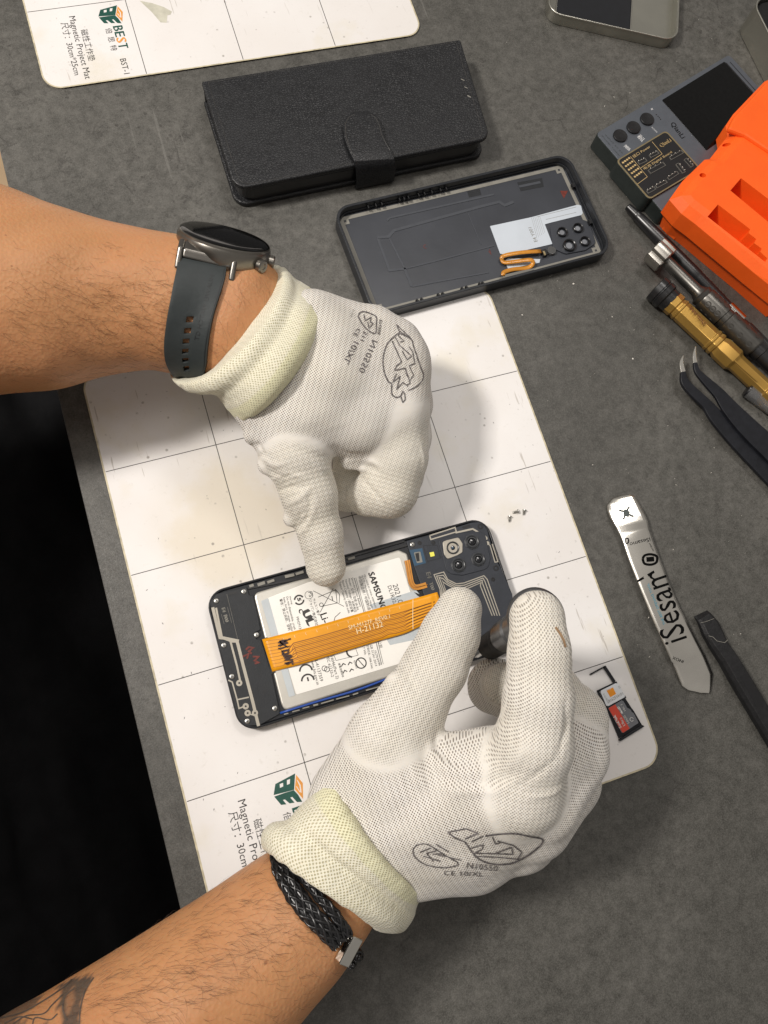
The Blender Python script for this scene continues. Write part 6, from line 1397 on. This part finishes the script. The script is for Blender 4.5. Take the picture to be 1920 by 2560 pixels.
mb = MB(); cp = U(ZS(142, 485, 262, 420, 375, 350, 405, 365, 470, 480, 530, 510, 545, 550, 580, 570, 668, 740, 515, 840, 400, 915, 375, 905), .17)
prism(mb, rnd(cp, [.05, 0, .05, .03, .05, .05, .03, .03, .06, 0, .06, .03], 3), .10, .17); sdc = mb.build('memory_card', Mm['greycard']); tag(sdc, 'red and grey memory card below the sim card in the tray', 'memory card')
mb = MB(); flat(mb, rnd(U(ZS(145, 487, 262, 422, 512, 838, 402, 910, 380, 902), .17), [.05, 0, 0, .06, .03], 3), .176, 0, .005); mb.build('red_panel', Mm['redcard'], sdc)
mb = MB(); text(mb, 'SanDisk', ZS(378, 815)[0], ZS(262, 600)[0], .182, h=.17, bold=.008); text(mb, 'Ultra', ZS(440, 778)[0], ZS(368, 645)[0], .182, h=.16, bold=.006); text(mb, '16GB', ZS(508, 735)[0], ZS(435, 605)[0], .182, h=.16, bold=.006); text(mb, 'microSD', ZS(398, 568)[0], ZS(330, 450)[0], .182, h=.15, bold=.008); text(mb, 'HC I', ZS(445, 525)[0], ZS(385, 415)[0], .182, h=.12, bold=.006)
c = un(*ZS(547, 680)[0], .18); strip(mb, [(c[0] + .1 * math.cos(a), c[1] + .1 * math.sin(a)) for a in np.radians(range(0, 340, 20))], .025, .182); mb.build('printed_text', Mm['white'], sdc)

# ================================================================== LOOSE SCREWS AND CRUMBS
for (a_, b_), nm_ in (((ZC(480, 545)[0], ZC(462, 750)[0]), 'lowest left of the three tiny loose screws on the mat'), ((ZC(785, 385)[0], ZC(570, 430)[0]), 'middle tiny loose screw, lying sideways on the mat'), ((ZC(992, 325)[0], ZC(950, 510)[0]), 'rightmost of the three tiny loose screws on the mat')):
    A, B = un(*a_, .13), un(*b_, .06); L = np.linalg.norm(B - A)
    r = empty('loose_screw', (*A[:2], 0), 'steel screw, ' + nm_, 'screw', 'loose screws on the mat')
    mb = MB(); lathe(mb, A, B, [(0, .07), (.01, .12), (.06, .125), (.07, .07)], 18); mb.build('screw_head', Mm['steel'], r, smooth=30)
    mb = MB(); pf = [(.06, .065)]
    for k in range(5): pf += [(.09 + k * (L - .12) / 5, .075), (.12 + k * (L - .12) / 5, .055)]
    lathe(mb, A, B, pf + [(L, .05)], 14); mb.build('threaded_shank', Mm['steel'], r, smooth=30)
mb = MB(); g = np.random.default_rng(4)
for _ in range(420):
    x = g.uniform(1150, 1920); y = g.uniform(0, 1750)
    if g.uniform() > .35 + .65 * (x > 1400): continue
    c = un(x, y, -.12); s_ = g.uniform(.008, .03) if g.uniform() < .85 else g.uniform(.03, .055); V = [c + np.array([g.normal(), g.normal(), 0]) * s_ for _k in range(4)]; V[3] = c + np.array([0, 0, s_]); V = [v + np.array([0, 0, .004]) for v in V]
    mb.add(V, [(0, 1, 3), (1, 2, 3), (2, 0, 3)])
tag(mb.build('dust', Mm['dust']), 'tiny pale crumbs scattered over the dark worktop', kind='stuff')
mb = MB()
for _ in range(170):
    x = g.uniform(230, 1600); y = g.uniform(950, 2100); c = un(x, y, .006)
    if not (0.3 < c[0] < 24.7 and -29.7 < c[1] < -.3): continue
    s_ = g.uniform(.01, .035); a_ = g.uniform(0, 3.1); d = np.array([math.cos(a_), math.sin(a_), 0]) * s_ * g.choice([1, 1, 2.5]); n2 = np.array([-d[1], d[0], 0]); n2 = n2 / np.linalg.norm(n2) * s_ * .6; V = [c + d, c + n2, c - d, c - n2, c + np.array([0, 0, .012])]
    mb.add(V, [(0, 1, 4), (1, 2, 4), (2, 3, 4), (3, 0, 4)])
tag(mb.build('grit', Mm['darkdust']), 'fine dark grit scattered on the lower white mat', kind='stuff')
